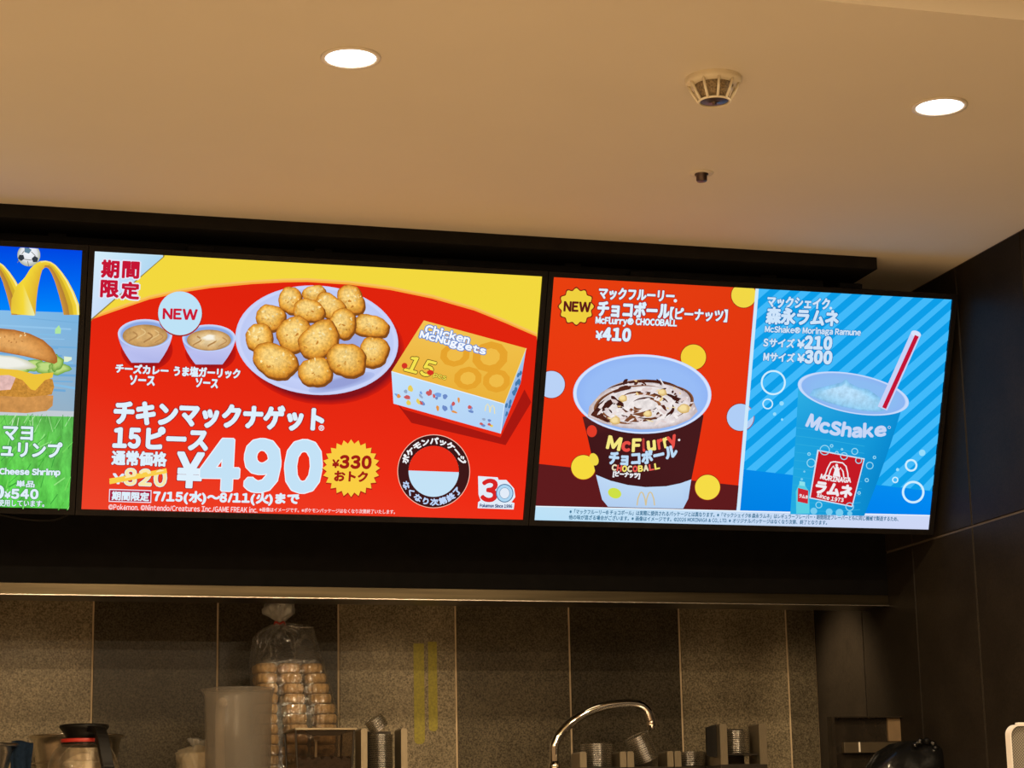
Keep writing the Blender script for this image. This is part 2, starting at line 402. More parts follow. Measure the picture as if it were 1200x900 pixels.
class Art:
    """flat shapes of one screen picture, in the picture's own drawing units"""
    n = 0
    def __init__(s, hom): s.h = hom; s.V = []; s.F = []; s.C = []; s.MI = []
    def _add(s, pts, faces, cols, mi, local=False):
        i0 = len(s.V); Art.n += 1; y = -LAYER * Art.n
        for p in pts:
            u, v = p if local else s.h(*p)
            u = min(max(u, 0), SW); v = min(max(v, 0), SH)
            s.V.append((u - SW / 2, y, SH / 2 - v))
        s.F += [tuple(k + i0 for k in f) for f in faces]
        s.C += [(*srgb(c), 1) for c in cols]; s.MI += [mi] * len(faces)
    def poly(s, pts, col, mi=0):
        cols = col if isinstance(col[0], (tuple, list)) else [col] * len(pts)
        s._add(pts, [tuple(range(len(pts)))], cols, mi)
    def rings(s, rings, mi=0):
        """[(points, colour)...] from the outline to the centre, blended between"""
        n = len(rings[0][0]); P = []; C = []; F = []
        for pts, c in rings: P += pts; C += [c] * n
        for k in range(len(rings) - 1):
            for i in range(n): F.append((k * n + i, k * n + (i + 1) % n, (k + 1) * n + (i + 1) % n, (k + 1) * n + i))
        F.append(tuple(range((len(rings) - 1) * n, len(rings) * n)))
        s._add(P, F, C, mi)
    @staticmethod
    def oval(cx, cy, rx, ry=None, rot=0, n=40, a0=0, a1=360, jit=0, seed=0):
        ry = rx if ry is None else ry; c, q = math.cos(math.radians(rot)), math.sin(math.radians(rot)); rnd = random.Random(seed)
        ph = [rnd.uniform(0, 6.28) for _ in range(4)]; out = []
        m = n if a1 - a0 == 360 else n + 1
        for k in range(m):
            a = math.radians(a0 + (a1 - a0) * k / n); j = 1 + jit * (math.sin(3 * a + ph[0]) + .7 * math.sin(5 * a + ph[1]) + .5 * math.sin(2 * a + ph[2]) + .35 * math.sin(9 * a + ph[3]))
            x, y = rx * math.cos(a) * j, ry * math.sin(a) * j; out.append((cx + x * c - y * q, cy + x * q + y * c))
        return out
    def ell(s, cx, cy, rx, ry=None, col=(255, 255, 255), rot=0, mi=0, **k): s.poly(s.oval(cx, cy, rx, ry, rot, **k), col, mi)
    def gell(s, cx, cy, rx, ry, stops, rot=0, mi=0, **k):
        s.rings([(s.oval(cx + dx, cy + dy, rx * f, ry * f, rot, **k), c) for f, dx, dy, c in stops], mi)
    def ring(s, cx, cy, r, w, col, ry=None, n=40):
        ry = ry or r; o = s.oval(cx, cy, r, ry, n=n); i = s.oval(cx, cy, r - w, ry - w, n=n)
        s._add(o + i, [(k, (k + 1) % n, n + (k + 1) % n, n + k) for k in range(n)], [col] * (2 * n), 0)
    def band(s, a, b_, ca, cb=None, mi=0):
        """a strip between two point lists"""
        n = len(a); s._add(list(a) + list(b_), [(k, k + 1, n + k + 1, n + k) for k in range(n - 1)], [ca] * n + [cb or ca] * n, mi)
    def line(s, pts, wd, col):
        a, b_ = [], []
        for i, p in enumerate(pts):
            q0, q1 = pts[max(i - 1, 0)], pts[min(i + 1, len(pts) - 1)]; dx, dy = q1[0] - q0[0], q1[1] - q0[1]; l = math.hypot(dx, dy) or 1
            a.append((p[0] - dy / l * wd / 2, p[1] + dx / l * wd / 2)); b_.append((p[0] + dy / l * wd / 2, p[1] - dx / l * wd / 2))
        s.band(a, b_, col)
    def text(s, t, p0, p1, h, col, bold=0.02, mid=None, edge=None, lean=0.0, up=None, edge_w=0.05):
        """lettering from p0 to p1 along its foot line (bent through mid), h tall"""
        vs_, fs = glyphs(t); x0 = min(v[0] for v in vs_); x1 = max(v[0] for v in vs_); y0 = min(v[1] for v in vs_); y1 = max(v[1] for v in vs_)
        A, B = Vector(s.h(*p0)), Vector(s.h(*p1)); K = s.h(p0[0], p0[1] - h); H = (A - Vector(K)).length
        Cc = None
        if mid: Mv = Vector(s.h(*mid)); Cc = 2 * Mv - (A + B) / 2
        em = (B - A).length / max(x1 - x0, 1e-6)
        def place(x, y, ox, oy):
            f = (x - x0) / (x1 - x0); g = (y - y0) / max(y1 - y0, 1e-6)
            if Cc is None: p = A.lerp(B, f); d = (B - A).normalized()
            else: p = A * (1 - f) ** 2 + Cc * 2 * f * (1 - f) + B * f * f; d = ((Cc - A) * (1 - f) + (B - Cc) * f).normalized()
            n = Vector((d.y, -d.x))
            if up: n = Vector(up).normalized()
            q = p + n * (g * H) + d * (lean * g * H) + d * ox + n * oy
            return (q.x, q.y)
        ref = H * 1.0
        def lay(rad, c):
            P, F = [], []
            k = (28 if H > .06 else 8) if rad > 0 else 1
            for j in range(k):
                a = 2 * math.pi * (j + .5) / k; i0 = len(P); f_ = min(1.18, 1 / max(abs(math.cos(a)), abs(math.sin(a))))
                ox, oy = rad * f_ * math.cos(a), rad * f_ * math.sin(a)
                P += [place(x, y, ox, oy) for x, y in vs_]; F += [tuple(q + i0 for q in f) for f in fs]
            s._add(P, F, [c] * len(P), 0, local=True)
        if edge: lay(ref * (bold + edge_w), edge)
        lay(ref * bold, col)
    def arc_text(s, t, cx, cy, r, a0, a1, h, col, bold, inside=False):
        """lettering round a circle, angles in degrees clockwise from the right"""
        vs_, fs = glyphs(t); x0 = min(v[0] for v in vs_); x1 = max(v[0] for v in vs_); y0 = min(v[1] for v in vs_); y1 = max(v[1] for v in vs_)
        P, F = [], []
        for j in range(8):
            i0 = len(P); e = 2 * math.pi * j / 8
            for x, y in vs_:
                f = (x - x0) / (x1 - x0); g = (y - y0) / (y1 - y0); a = math.radians(a0 + (a1 - a0) * f); rr = r + (-g if inside else g) * h
                P.append((cx + rr * math.cos(a) + bold * math.cos(e), cy + rr * math.sin(a) + bold * math.sin(e)))
            F += [tuple(q + i0 for q in f) for f in fs]
        s._add(P, F, [col] * len(P), 0)
    def build(s, name, parent, label=None):
        me = bpy.data.meshes.new(name); me.from_pydata(s.V, [], s.F)
        ca = me.color_attributes.new('Col', 'FLOAT_COLOR', 'POINT')
        flat = [x for c in s.C for x in c]; ca.data.foreach_set('color', flat)
        me.polygons.foreach_set('material_index', s.MI)
        for m_ in DM: me.materials.append(m_)
        o = bpy.data.objects.new(name, me); COL.objects.link(o); o.parent = parent
        if label: o['label'] = label
        return o

BZ = 0.0125; DEPTH = 0.045
def screen(k, label):
    x = SX0 + k * (SW + GAP) + SW / 2
    d = Vector((0, math.sin(TILT), -math.cos(TILT)))
    c = Vector((x, SY0, SZ0)) + d * SH / 2
    t = thing('menu_screen', label, 'screen', c, 'menu screens over the counter', (TILT, 0, 0))
    b = nb(); W2, H2 = SW + 2 * BZ, SH + 2 * BZ
    frame_prism(b, [(-W2/2, -H2/2), (W2/2, -H2/2), (W2/2, H2/2), (-W2/2, H2/2)], [(-SW/2, -SH/2), (SW/2, -SH/2), (SW/2, SH/2), (-SW/2, SH/2)], -0.007, 0.012)
    obj('bezel', b, M['bezel'], t)
    b = nb(); box(b, (-W2/2 + .004, 0.012, -H2/2 + .004), (W2/2 - .004, DEPTH, H2/2 - .004), 0.004)
    box(b, (-W2/2 + .15, DEPTH, -H2/2 + .1), (W2/2 - .15, DEPTH + 0.02, H2/2 - .1), 0.006)
    obj('housing', b, M['rig'], t)
    for sx in (-0.27, 0.27):
        b = nb(); box(b, (sx - .03, DEPTH + .02, -.15), (sx + .03, DEPTH + .034, SH / 2 + .02), .002)
        obj('mounting_bracket', b, M['rig'], t)
    return t
def corners_of(k, obs): return homography(obs, [(0, 0), (SW, 0), (SW, SH), (0, SH)])
def project(p):
    v = Vector(p) - Vector((0, 0, EYE)); z = v.dot(FW); return (600 + FPX * v.dot(RT) / z, 450 - FPX * v.dot(UP) / z)
def hom_for(k):
    x = SX0 + k * (SW + GAP); tl = Vector((x, SY0, SZ0)); r = Vector((SW, 0, 0)); d = Vector((0, math.sin(TILT), -math.cos(TILT))) * SH
    return homography([project(p) for p in (tl, tl + r, tl + r + d, tl + d)], [(0, 0), (SW, 0), (SW, SH), (0, SH)])
def full(k):
    x = SX0 + k * (SW + GAP); tl = Vector((x, SY0, SZ0)); r = Vector((SW, 0, 0)); d = Vector((0, math.sin(TILT), -math.cos(TILT))) * SH
    return [project(p) for p in (tl, tl + r, tl + r + d, tl + d)]

WHITE = (222, 240, 252); PALE = (196, 226, 246)
# ---- middle screen: nuggets
def middle_screen():
    h = hom_for(0); Q = full(0); Art.n = 0
    t = screen(0, 'red menu screen showing nuggets on a plate and the price 490')
    RED = (229, 38, 16)
    a = Art(h); TL, TR, BR, BL = Q
    mt = ((TL[0] + BL[0]) / 2, (TL[1] + BL[1]) / 2); mr_ = ((TR[0] + BR[0]) / 2, (TR[1] + BR[1]) / 2)
    a.poly([TL, TR, mr_, mt], [(224, 34, 12), (222, 36, 14), (226, 36, 14), (231, 42, 18)], 4)
    a.poly([mt, mr_, BR, BL], [(231, 42, 18), (226, 36, 14), (240, 46, 22), (236, 66, 40)], 4)
    disp = a.build('display', t, 'lit red picture with yellow sweep')
    a = Art(h)
    arc = [(100, 377), (108, 374), (138, 363.5), (174.6, 351), (211, 343), (247, 337.5), (295, 333), (332, 331), (360, 330.5), (409, 333.5), (458, 340), (507, 350), (556, 364), (592, 378.5), (629, 394.5), (640, 400)]
    top = [(x, 270) for x, _ in arc]
    a.band([(x, y) for x, y in arc], [(x, y - 5) for x, y in arc], (250, 168, 60))
    a.band([(x, y - 2.2) for x, y in arc], [(x, y - 5) for x, y in arc], (248, 196, 92))
    a.band([(x, y - 4.5) for x, y in arc], top, (243, 216, 62))
    a.poly([(100, 280), (194, 280), (192.5, 301), (107, 375.5), (95, 376)], (150, 128, 60))
    a.poly([(100, 280), (192, 280), (191, 301), (107, 373.5), (95, 374)], [(214, 238, 250), (205, 236, 250), (172, 214, 240), (206, 224, 250), (206, 224, 250)])
    a.build('background_art', disp)
    a = Art(h); CR = (197, 22, 52)
    for ch, p0, p1, hh in (('期', (119, 324.5), (138.5, 325.5), 19.5), ('間', (143.5, 325), (162, 326), 18.5), ('限', (118, 347.5), (138, 348.5), 19), ('定', (142, 349.5), (162, 350.5), 19)):
        a.text(ch, p0, p1, hh, CR, 0.052, edge=(228, 232, 250), edge_w=0.08)
    a.build('limited_time_text', disp, 'red lettering with white edge')
    # sauce bowls
    def bowl(cx, cy, rx, ry, hb, s1, s2):
        a = Art(h)
        a.gell(cx + 2, cy + hb * 0.55, rx * 0.95, hb * 0.72, [(1, 0, 0, (196, 24, 14)), (.7, 0, 0, (150, 20, 24))])
        body = [(cx - rx, cy)] + [(cx - rx * (1 - .5 * f ** 1.6), cy + hb * f) for f in (.15, .35, .55, .75, .92)] + [(cx - rx * .5, cy + hb)] + \
               [(cx + rx * .5, cy + hb)] + [(cx + rx * (1 - .5 * f ** 1.6), cy + hb * f) for f in (.92, .75, .55, .35, .15)] + [(cx + rx, cy)]
        a.poly(body, [(152, 166, 226)] * 3 + [(186, 192, 240)] * 3 + [(176, 182, 232)] * 2 + [(196, 200, 244)] * 6)
        a.gell(cx, cy, rx, ry, [(1, 0, 0, (206, 222, 252)), (.93, 0, .5, (186, 204, 246)), (.86, 0, 1, (140, 168, 226))])
        a.gell(cx, cy + 2.5, rx * .83, ry * .78, [(1, 0, 0, (176, 134, 82)), (.8, 0, 0, s1), (.3, 0, -1, s2)], mi=3)
        for x0_, y0_, wd_, c_ in ((-.45, .1, 1.6, (180, 134, 80)), (-.15, -.25, 1.3, (228, 194, 134)), (.1, .2, 1.8, (176, 130, 76)), (.35, -.1, 1.3, (226, 190, 130)), (.5, .25, 1.2, (186, 140, 86))):
            a.line([(cx + rx * (x0_ + .16 * math.sin(q * .55)), cy + 2.5 + ry * (y0_ * .6 - .34 + .085 * q)) for q in range(9)], wd_, c_)
        return a
    bowl(170, 391, 32, 17, 34, (203, 158, 96), (214, 172, 110)).build('sauce_bowl_picture', disp, 'white dip bowl of brown curry sauce, pictured')
    a = bowl(244.8, 396, 31.3, 15.8, 31, (214, 172, 112), (230, 206, 160))
    a.gell(245, 396, 9, 4.5, [(1, 0, 0, (226, 196, 142)), (.5, 0, -1, (250, 244, 228))], jit=.1)
    a.build('sauce_bowl_picture', disp, 'white dip bowl of pale garlic sauce, pictured')
    a = Art(h)
    a.ell(211, 368.2, 26.2, col=(170, 40, 30)); a.ell(210.8, 367, 25.6, col=(190, 226, 246))
    a.text('NEW', (191, 373.2), (230.5, 374.4), 11.5, (206, 26, 52), 0.06)
    a.build('new_badge', disp, 'round pale blue badge')
    a = Art(h)
    a.text('チーズカレー', (135.5, 436), (196.5, 439.2), 10, WHITE, 0.06, edge=(170, 24, 30))
    a.text('ソース', (152, 450.3), (180.5, 451.5), 10.5, WHITE, 0.06, edge=(170, 24, 30))
    a.text('うま塩ガーリック', (203.5, 440), (280.5, 443.3), 11, WHITE, 0.055, edge=(170, 24, 30))
    a.text('ソース', (229, 453), (254.5, 454.5), 10, WHITE, 0.06, edge=(170, 24, 30))
    a.build('sauce_name_text', disp)
    # plate and nuggets
    a = Art(h)
    a.gell(378, 408, 96, 66, [(1, 0, 0, (212, 30, 14)), (.9, 0, 0, (130, 18, 26))], rot=4)
    a.gell(371, 398.5, 95.5, 64, [(1, 0, 0, (196, 206, 246)), (.96, 0, 0, (205, 214, 250)), (.93, 0, 0, (190, 202, 244)), (.78, 0, 0, (196, 208, 248)), (.72, 0, 0, (178, 192, 238)), (.5, 0, 0, (160, 170, 220))], rot=4, n=64)
    a.gell(400, 448, 40, 8, [(1, 0, 0, (178, 192, 238)), (.5, 0, 0, (150, 160, 214))], rot=-14)
    a.build('plate_picture', disp, 'white plate, pictured')
    a = Art(h)
    NUG = [(368, 344, 15, 9.5, -10), (339.5, 351, 13, 16, 15), (410, 351, 15.5, 17.5, -10), (386, 358, 18, 14, 35), (361, 363, 18, 14, 10), (316, 371, 17, 14.5, 25),
           (303, 395, 17, 16.5, 0), (433, 381, 20.5, 13.5, 12), (400, 378, 15, 19, 15), (343, 390, 21, 20, -30), (436, 411, 17, 17.5, 10), (372, 397, 25, 20, -32),
           (320.5, 421, 27, 20, 33), (368, 434, 19.5, 17.5, -8), (404, 420, 22.5, 20, 5)]
    def chunk(cx, cy, rx, ry, ro, f, i, dx=0, dy=0, n=48):
        rnd = random.Random(i); ph = [rnd.uniform(0, 6.28) for _ in range(4)]; sq = rnd.uniform(2.3, 3.0); out = []
        c, q = math.cos(math.radians(ro)), math.sin(math.radians(ro))
        for k in range(n):
            a_ = 2 * math.pi * k / n; w_ = (abs(math.cos(a_)) ** sq + abs(math.sin(a_)) ** sq) ** (-1 / sq)
            w_ *= f * .96 * (1 + .05 * math.sin(2 * a_ + ph[0]) + .035 * math.sin(3 * a_ + ph[1]) + .018 * math.sin(7 * a_ + ph[2]) + .014 * math.sin(13 * a_ + ph[3]))
            x, y = rx * math.cos(a_) * w_, ry * math.sin(a_) * w_; out.append((cx + dx + x * c - y * q, cy + dy + x * q + y * c))
        return out
    for i, (cx, cy, rx, ry, ro) in enumerate(NUG):
        a.poly(chunk(cx, cy, rx, ry, ro, 1.04, i, 1.2, 2.2), (128, 74, 26))
        a.rings([(chunk(cx, cy, rx, ry, ro, f, i, dx, dy), c) for f, dx, dy, c in ((1, 0, 0, (172, 98, 26)), (.92, -.3, -.6, (212, 138, 44)), (.72, -1.1, -1.9, (238, 178, 74)), (.36, -2.2, -3.8, (252, 212, 126)))], 1)
        rnd = random.Random(i)
        for q in range(16):
            aa, f = rnd.uniform(0, 6.28), rnd.uniform(.1, .85); lt = math.sin(aa) < .15
            a.ell(cx + rx * f * math.cos(aa), cy + ry * f * math.sin(aa), rnd.uniform(.8, 2.6), rnd.uniform(.6, 1.4), rnd.choice([(252, 228, 164), (240, 200, 120)] if lt else [(206, 138, 54), (222, 164, 76), (236, 184, 96)]), rnd.uniform(0, 180), 1, n=10, jit=.12, seed=q)
    a.build('nugget_picture', disp, 'heap of golden nuggets, pictured')
    # carton
    a = Art(h)
    A, B, C, D = (494.5, 374.4), (614, 407), (588.6, 472), (456.6, 434); E_, F_, G_ = (459, 471.5), (584, 506.5), (607.5, 447)
    a.poly([(456, 462), (470, 478), (584, 511), (612, 455), (620, 470), (590, 520), (480, 494)], (168, 24, 16))
    a.poly([A, B, C, D], [(242, 196, 84), (240, 190, 70), (234, 176, 56), (238, 180, 62)])
    a.poly([D, C, F_, E_], [(196, 226, 250), (180, 214, 246), (176, 208, 244), (190, 220, 250)])
    a.poly([C, B, G_, F_], [(150, 186, 232), (170, 204, 240), (136, 170, 220), (130, 166, 220)])
    def on_top(u, v): return (A[0] + (B[0] - A[0]) * u + (D[0] - A[0]) * v + (A[0] - B[0] + C[0] - D[0]) * u * v, A[1] + (B[1] - A[1]) * u + (D[1] - A[1]) * v + (A[1] - B[1] + C[1] - D[1]) * u * v)
    def on_front(u, v): return (D[0] + (C[0] - D[0]) * u + (E_[0] - D[0]) * v + (D[0] - C[0] + F_[0] - E_[0]) * u * v, D[1] + (C[1] - D[1]) * u + (E_[1] - D[1]) * v + (D[1] - C[1] + F_[1] - E_[1]) * u * v)
    def on_side(u, v): return (C[0] + (B[0] - C[0]) * u + (F_[0] - C[0]) * v + (C[0] - B[0] + G_[0] - F_[0]) * u * v, C[1] + (B[1] - C[1]) * u + (F_[1] - C[1]) * v + (C[1] - B[1] + G_[1] - F_[1]) * u * v)
    for u0, v0, r in ((.42, .42, .13), (.72, .3, .16), (.62, .75, .12), (.86, .66, .12)):
        a.poly([on_top(u0 + r * math.cos(k / 5 * math.pi), v0 + 1.7 * r * math.sin(k / 5 * math.pi)) for k in range(10)], (230, 164, 46))
        a.poly([on_top(u0 + .55 * r * math.cos(k / 5 * math.pi), v0 + .95 * r * math.sin(k / 5 * math.pi)) for k in range(10)], (240, 188, 72))
    a.line([D, C], 1, (226, 240, 252)); a.line([C, F_], .8, (226, 240, 252)); a.line([C, B], .8, (236, 226, 170))
    rnd = random.Random(5); cols = [(228, 150, 70), (120, 160, 224), (232, 206, 90), (206, 90, 90), (150, 170, 200), (110, 140, 200)]
    for k in range(26):
        u, v = rnd.uniform(.04, .74), rnd.uniform(.2, .85)
        p = on_front(u, v); a.ell(p[0], p[1], rnd.uniform(1.5, 4.2), rnd.uniform(1.2, 3), rnd.choice(cols), rnd.uniform(0, 90), n=10, jit=.1, seed=k)
    for k in range(7):
        p = on_front(rnd.uniform(.78, .97), rnd.uniform(.6, .9)); a.ell(p[0], p[1], 2.2, 1.5, rnd.choice(cols), 20, n=10, jit=.12, seed=k)
    for k in range(16):
        p = on_side(rnd.uniform(.1, .9), rnd.uniform(.15, .85)); a.ell(p[0], p[1], 1.6, 3, (70, 120, 170), 15, n=8, jit=.12, seed=k)
    # small arches mark on the carton front
    for dx in (0, 5.5):
        a.line([(565.5 + dx * 1.05, 480 + dx * .3), (566.5 + dx * 1.05, 474 + dx * .3), (568.5 + dx * 1.05, 471.5 + dx * .3), (570.5 + dx * 1.05, 474.5 + dx * .3), (571 + dx * 1.05, 481.5 + dx * .3)], 1.1, (238, 226, 170))
    a.text('Chicken', (495, 388), (546, 401.5), 9.5, (244, 248, 255), .06, edge=(84, 132, 206), edge_w=.1)
    a.text('McNuggets', (488.5, 396), (564.5, 416), 9.8, (244, 248, 255), .06, edge=(84, 132, 206), edge_w=.1)
    a.text('15', (471, 432.5), (501, 440), 18, (246, 226, 78), .04, edge=(96, 70, 30), edge_w=.045, lean=.2)
    a.text('pcs', (504.5, 441), (519, 445), 5.5, (246, 226, 78), .04, edge=(96, 70, 30), edge_w=.08)
    a.ell(471.5, 427, 3.4, 3.4, (214, 52, 36), n=16); a.ell(501.5, 435, 4, 3, (214, 52, 36), n=16)
    a.build('carton_picture', disp, 'yellow and pale blue nugget carton, pictured')
    # headline and prices
    a = Art(h); DR = (150, 26, 34)
    a.text('チキンマックナゲット', (133, 494.3), (375.5, 502.5), 26.5, WHITE, 0.062, edge=DR, edge_w=.035)
    a.ring(374.5, 499.5, 3.3, .9, WHITE, n=18); a.text('R', (373.2, 501.2), (375.8, 501.4), 3.6, WHITE, .05)
    a.text('15ピース', (132, 521.8), (240.5, 525), 24, WHITE, 0.066, edge=DR, edge_w=.035)
    a.build('headline_text', disp)
    a = Art(h)
    a.text('通常価格', (130, 542), (193, 544), 16, WHITE, 0.05, edge=DR, edge_w=.04)
    a.text('¥', (131, 564), (143.5, 564.5), 11, WHITE, .07); a.text('820', (144.5, 565.5), (192.5, 567.5), 18.5, WHITE, .075, edge=DR, edge_w=.03)
    a.poly([(127, 558.5), (193.5, 546.5), (194.5, 552), (128, 565)], (250, 206, 74))
    a.text('820', (144.5, 565.5), (192.5, 567.5), 18.5, (250, 232, 170), .045)
    a.poly([(127, 561.5), (193.5, 549), (194, 552), (127.5, 565)], (250, 206, 74))
    a.build('usual_price_text', disp, 'white lettering struck through in yellow')
    a = Art(h)
    a.text('¥', (205.5, 567.5), (234, 568.5), 39, WHITE, .045, edge=DR, edge_w=.02)
    a.text('490', (235.5, 570), (370, 572.3), 56, PALE, .062, edge=(236, 244, 252), edge_w=.018)
    a.build('price_text', disp, 'large pale blue price digits')
    a = Art(h)
    a.poly([(127, 570.5), (176.3, 572), (175.8, 587), (126.3, 585.5)], (236, 226, 240)); a.poly([(128, 571.7), (175.3, 573.1), (174.8, 585.8), (127.3, 584.4)], (168, 24, 60))
    a.text('期間限定', (130, 583.2), (172.8, 584.6), 9.8, WHITE, .05)
    a.text('7/15(水)～8/11(火)まで', (178.5, 587), (347.5, 590), 14.2, WHITE, .055)
    a.text('©Pokémon. ©Nintendo/Creatures Inc./GAME FREAK inc.', (126, 594.6), (299.5, 598.2), 6.6, (250, 222, 226), .02)
    a.text('※画像はイメージです。※ポケモンパッケージはなくなり次第終了いたします。', (302, 597), (460, 599.8), 5, (250, 214, 214), .02)
    a.build('date_text', disp)
    # star badge
    a = Art(h)
    def star(cx, cy, R, r, n, c): a.poly([(cx + (R if k % 2 == 0 else r) * math.cos(math.pi * k / n), cy + (R if k % 2 == 0 else r) * math.sin(math.pi * k / n)) for k in range(2 * n)], c)
    star(409.3, 547.3, 34.5, 29.5, 24, (176, 40, 26)); star(409, 546.3, 33.6, 28.6, 24, (250, 205, 66))
    BRN = (160, 30, 22)
    a.text('¥', (387, 545.5), (394.5, 545.7), 9, BRN, .05); a.text('330', (396, 545.8), (431.5, 546.6), 14, BRN, .075)
    a.text('おトク', (389.5, 561), (427.5, 562), 11.3, BRN, .06)
    a.build('saving_badge', disp, 'yellow starburst badge')
    # round notice, with a plain two-tone disc
    a = Art(h); cx, cy = 505.3, 550
    a.ell(cx, cy, 42.4, 43, (250, 190, 170), n=64); a.ell(cx, cy, 41.6, 42.2, (62, 24, 24), n=64)
    a.ell(cx, cy, 29.4, 29.8, (196, 226, 246), n=56)
    a.poly(a.oval(cx, cy, 29.4, 29.8, n=28, a0=182, a1=362), (232, 44, 22))
    a.arc_text('ポケモンパッケージ', cx, cy, 31.8, 196, 345, 7.8, (244, 244, 246), .5)
    a.arc_text('なくなり次第終了', cx, cy, 39.8, 160, 34, 7.8, (190, 214, 250), .45, inside=True)
    a.build('round_notice', disp, 'dark ring of lettering round a red and pale disc')
    # anniversary mark
    a = Art(h)
    a.poly([(557, 555.5), (580, 557), (581, 560), (590, 560), (599, 570), (600.5, 580), (596, 586), (599.5, 587), (598.5, 594.5), (556.5, 593), (557, 586), (560, 584), (557.5, 577)], (226, 236, 248))
    a.text('3', (560.5, 584.5), (578, 585), 25, (216, 38, 36), .05)
    a.ring(588, 575.5, 10.2, 4.6, (52, 104, 150), ry=10.8); a.ring(588, 575.5, 9.2, 3.2, (172, 214, 242), ry=9.8)
    a.text('Pokémon Since 1996', (559, 591.7), (596.5, 592.7), 4, (30, 60, 120), .05)
    a.build('anniversary_mark', disp)
middle_screen()

# ---- right screen: ice cream cup and shake
def right_screen():
    h = hom_for(1); Q = full(1); Art.n = 0
    t = screen(1, 'menu screen split into a red ice cream half and a blue shake half')
    TL, TR, BR, BL = Q
    a = Art(h)
    a.poly([TL, (886, 330), (860, 630), BL], [(232, 64, 16), (226, 58, 16), (232, 44, 16), (236, 42, 18)], 4)
    a.poly([(886, 330), TR, BR, (860, 630)], (12, 158, 232), 4)
    disp = a.build('display', t, 'lit picture, red on the left and blue on the right')
    a = Art(h)
    a.poly([(615, 541.5), (631, 543.5), (866, 569), (863, 605), (615, 600)], (94, 27, 29)); spots = []
    for x, y, r, c in ((871.5, 346, 14.5, (242, 216, 70)), (812.5, 418.5, 14.8, (244, 208, 58)), (646, 450.5, 15.8, (186, 210, 246)), (867.5, 489, 15.8, (176, 206, 246)), (683.5, 547.5, 14.2, (246, 218, 62)), (829, 571, 14.6, (246, 220, 70))):
        spots.append((x, y, r, c))
    a.build('background_art', disp)
    for x, y, r, c in spots:
        a = Art(h); a.ell(x, y, r + .8, r + .8, (150, 50, 26)); a.ell(x, y, r, r, c)
        a.build('spot_art', disp, 'yellow round spot' if c[0] > 220 else 'pale blue round spot')
    a = Art(h)
    # stripes of the blue half, cut to the half
    def xl(y): return 887 + (864 - 887) * (y - 338) / 262
    def xr(y): return 1116 + (1088 - 1116) * (y - 349) / 271
    ybot = lambda x: 550 + (x - 872) * 25.7 / 226
    def cut(poly, f):
        out = []
        for i in range(len(poly)):
            p, q = poly[i], poly[(i + 1) % len(poly)]; fp, fq = f(p), f(q)
            if fp >= 0: out.append(p)
            if fp * fq < 0: k = fp / (fp - fq); out.append((p[0] + (q[0] - p[0]) * k, p[1] + (q[1] - p[1]) * k))
        return out
    for k in range(-4, 26):
        x0 = 888 + 25.6 * k; sl = -0.86
        ya, yb = 300, 640
        xa = lambda y, o: x0 + o + (y - 340) / sl
        pl = [(xa(ya, 0), ya), (xa(ya, 13), ya), (xa(yb, 13), yb), (xa(yb, 0), yb)]
        for f in (lambda p: p[0] - xl(p[1]), lambda p: xr(p[1]) + 3 - p[0], lambda p: ybot(p[0]) - p[1], lambda p: p[1] - (TL[1] + (TR[1] - TL[1]) * (p[0] - TL[0]) / (TR[0] - TL[0]))):
            pl = cut(pl, f) if len(pl) > 2 else pl
        if len(pl) > 2: a.poly(pl, (66, 186, 250))
    a.poly([(870, 549.8), (1101, 576), (1098, 606), (862, 600)], [(6, 138, 232), (4, 140, 240), (0, 132, 240), (0, 128, 226)])
    a.poly([(885.3, 335), (889.2, 335), (866.5, 603), (862.3, 603)], (206, 232, 250))
    a.poly([(620, 592.3), (1094, 603.4), (1092, 624), (620, 614)], [(190, 226, 246), (206, 216, 246), (206, 214, 246), (186, 224, 246)])
    a.line([(620, 593), (1094, 604)], 1.2, (236, 246, 254))
    a.build('blue_background_art', disp)
    a = Art(h); FT = (34, 104, 140)
    a.text('※「マックフルーリー® チョコボール」は実際に提供されるパッケージとは異なります。※「マックシェイク® 森永ラムネ」はレギュラーフレーバー・期間限定フレーバーともに同じ機械で製造するため、', (667, 602), (1052, 610.6), 5.6, FT, .02)
    a.text('他の味が混ざる場合がございます。※画像はイメージです。©2026 MORINAGA & CO., LTD. ※オリジナルパッケージはなくなり次第、終了となります。', (666, 608.6), (968.5, 615), 5.6, FT, .02)
    a.build('fine_print_text', disp)
    a = Art(h)
    pts = [(675 + (20.5 + 1.6 * math.cos(12 * q / 72 * 2 * math.pi)) * math.sin(q / 72 * 2 * math.pi), 359 - (21.5 + 1.6 * math.cos(12 * q / 72 * 2 * math.pi)) * math.cos(q / 72 * 2 * math.pi)) for q in range(72)]
    a.poly([(675 + (x - 675) * 1.0, y) for x, y in pts], (126, 34, 22)); a.poly([(675 + (x - 675) * .93, 359 + (y - 359) * .93) for x, y in pts], (240, 208, 62))
    a.text('NEW', (660.5, 364.2), (691, 365.2), 10.8, (94, 26, 24), .065)
    a.build('new_badge', disp, 'yellow scalloped badge')
    a = Art(h); PU = (140, 30, 60)
    a.text('マックフルーリー', (701.5, 349.8), (789, 353.6), 13, WHITE, .055, edge=PU); a.ell(791, 352.3, 2, 2, WHITE, n=12)
    a.text('チョコボール', (700, 370), (783.5, 373.2), 17.5, WHITE, .06, edge=PU)
    a.text('【ピーナッツ】', (784.5, 374), (851, 377), 14, WHITE, .045, edge=PU)
    a.text('McFlurry® CHOCOBALL', (697.5, 380.8), (792, 384.2), 10, WHITE, .055, edge=PU)
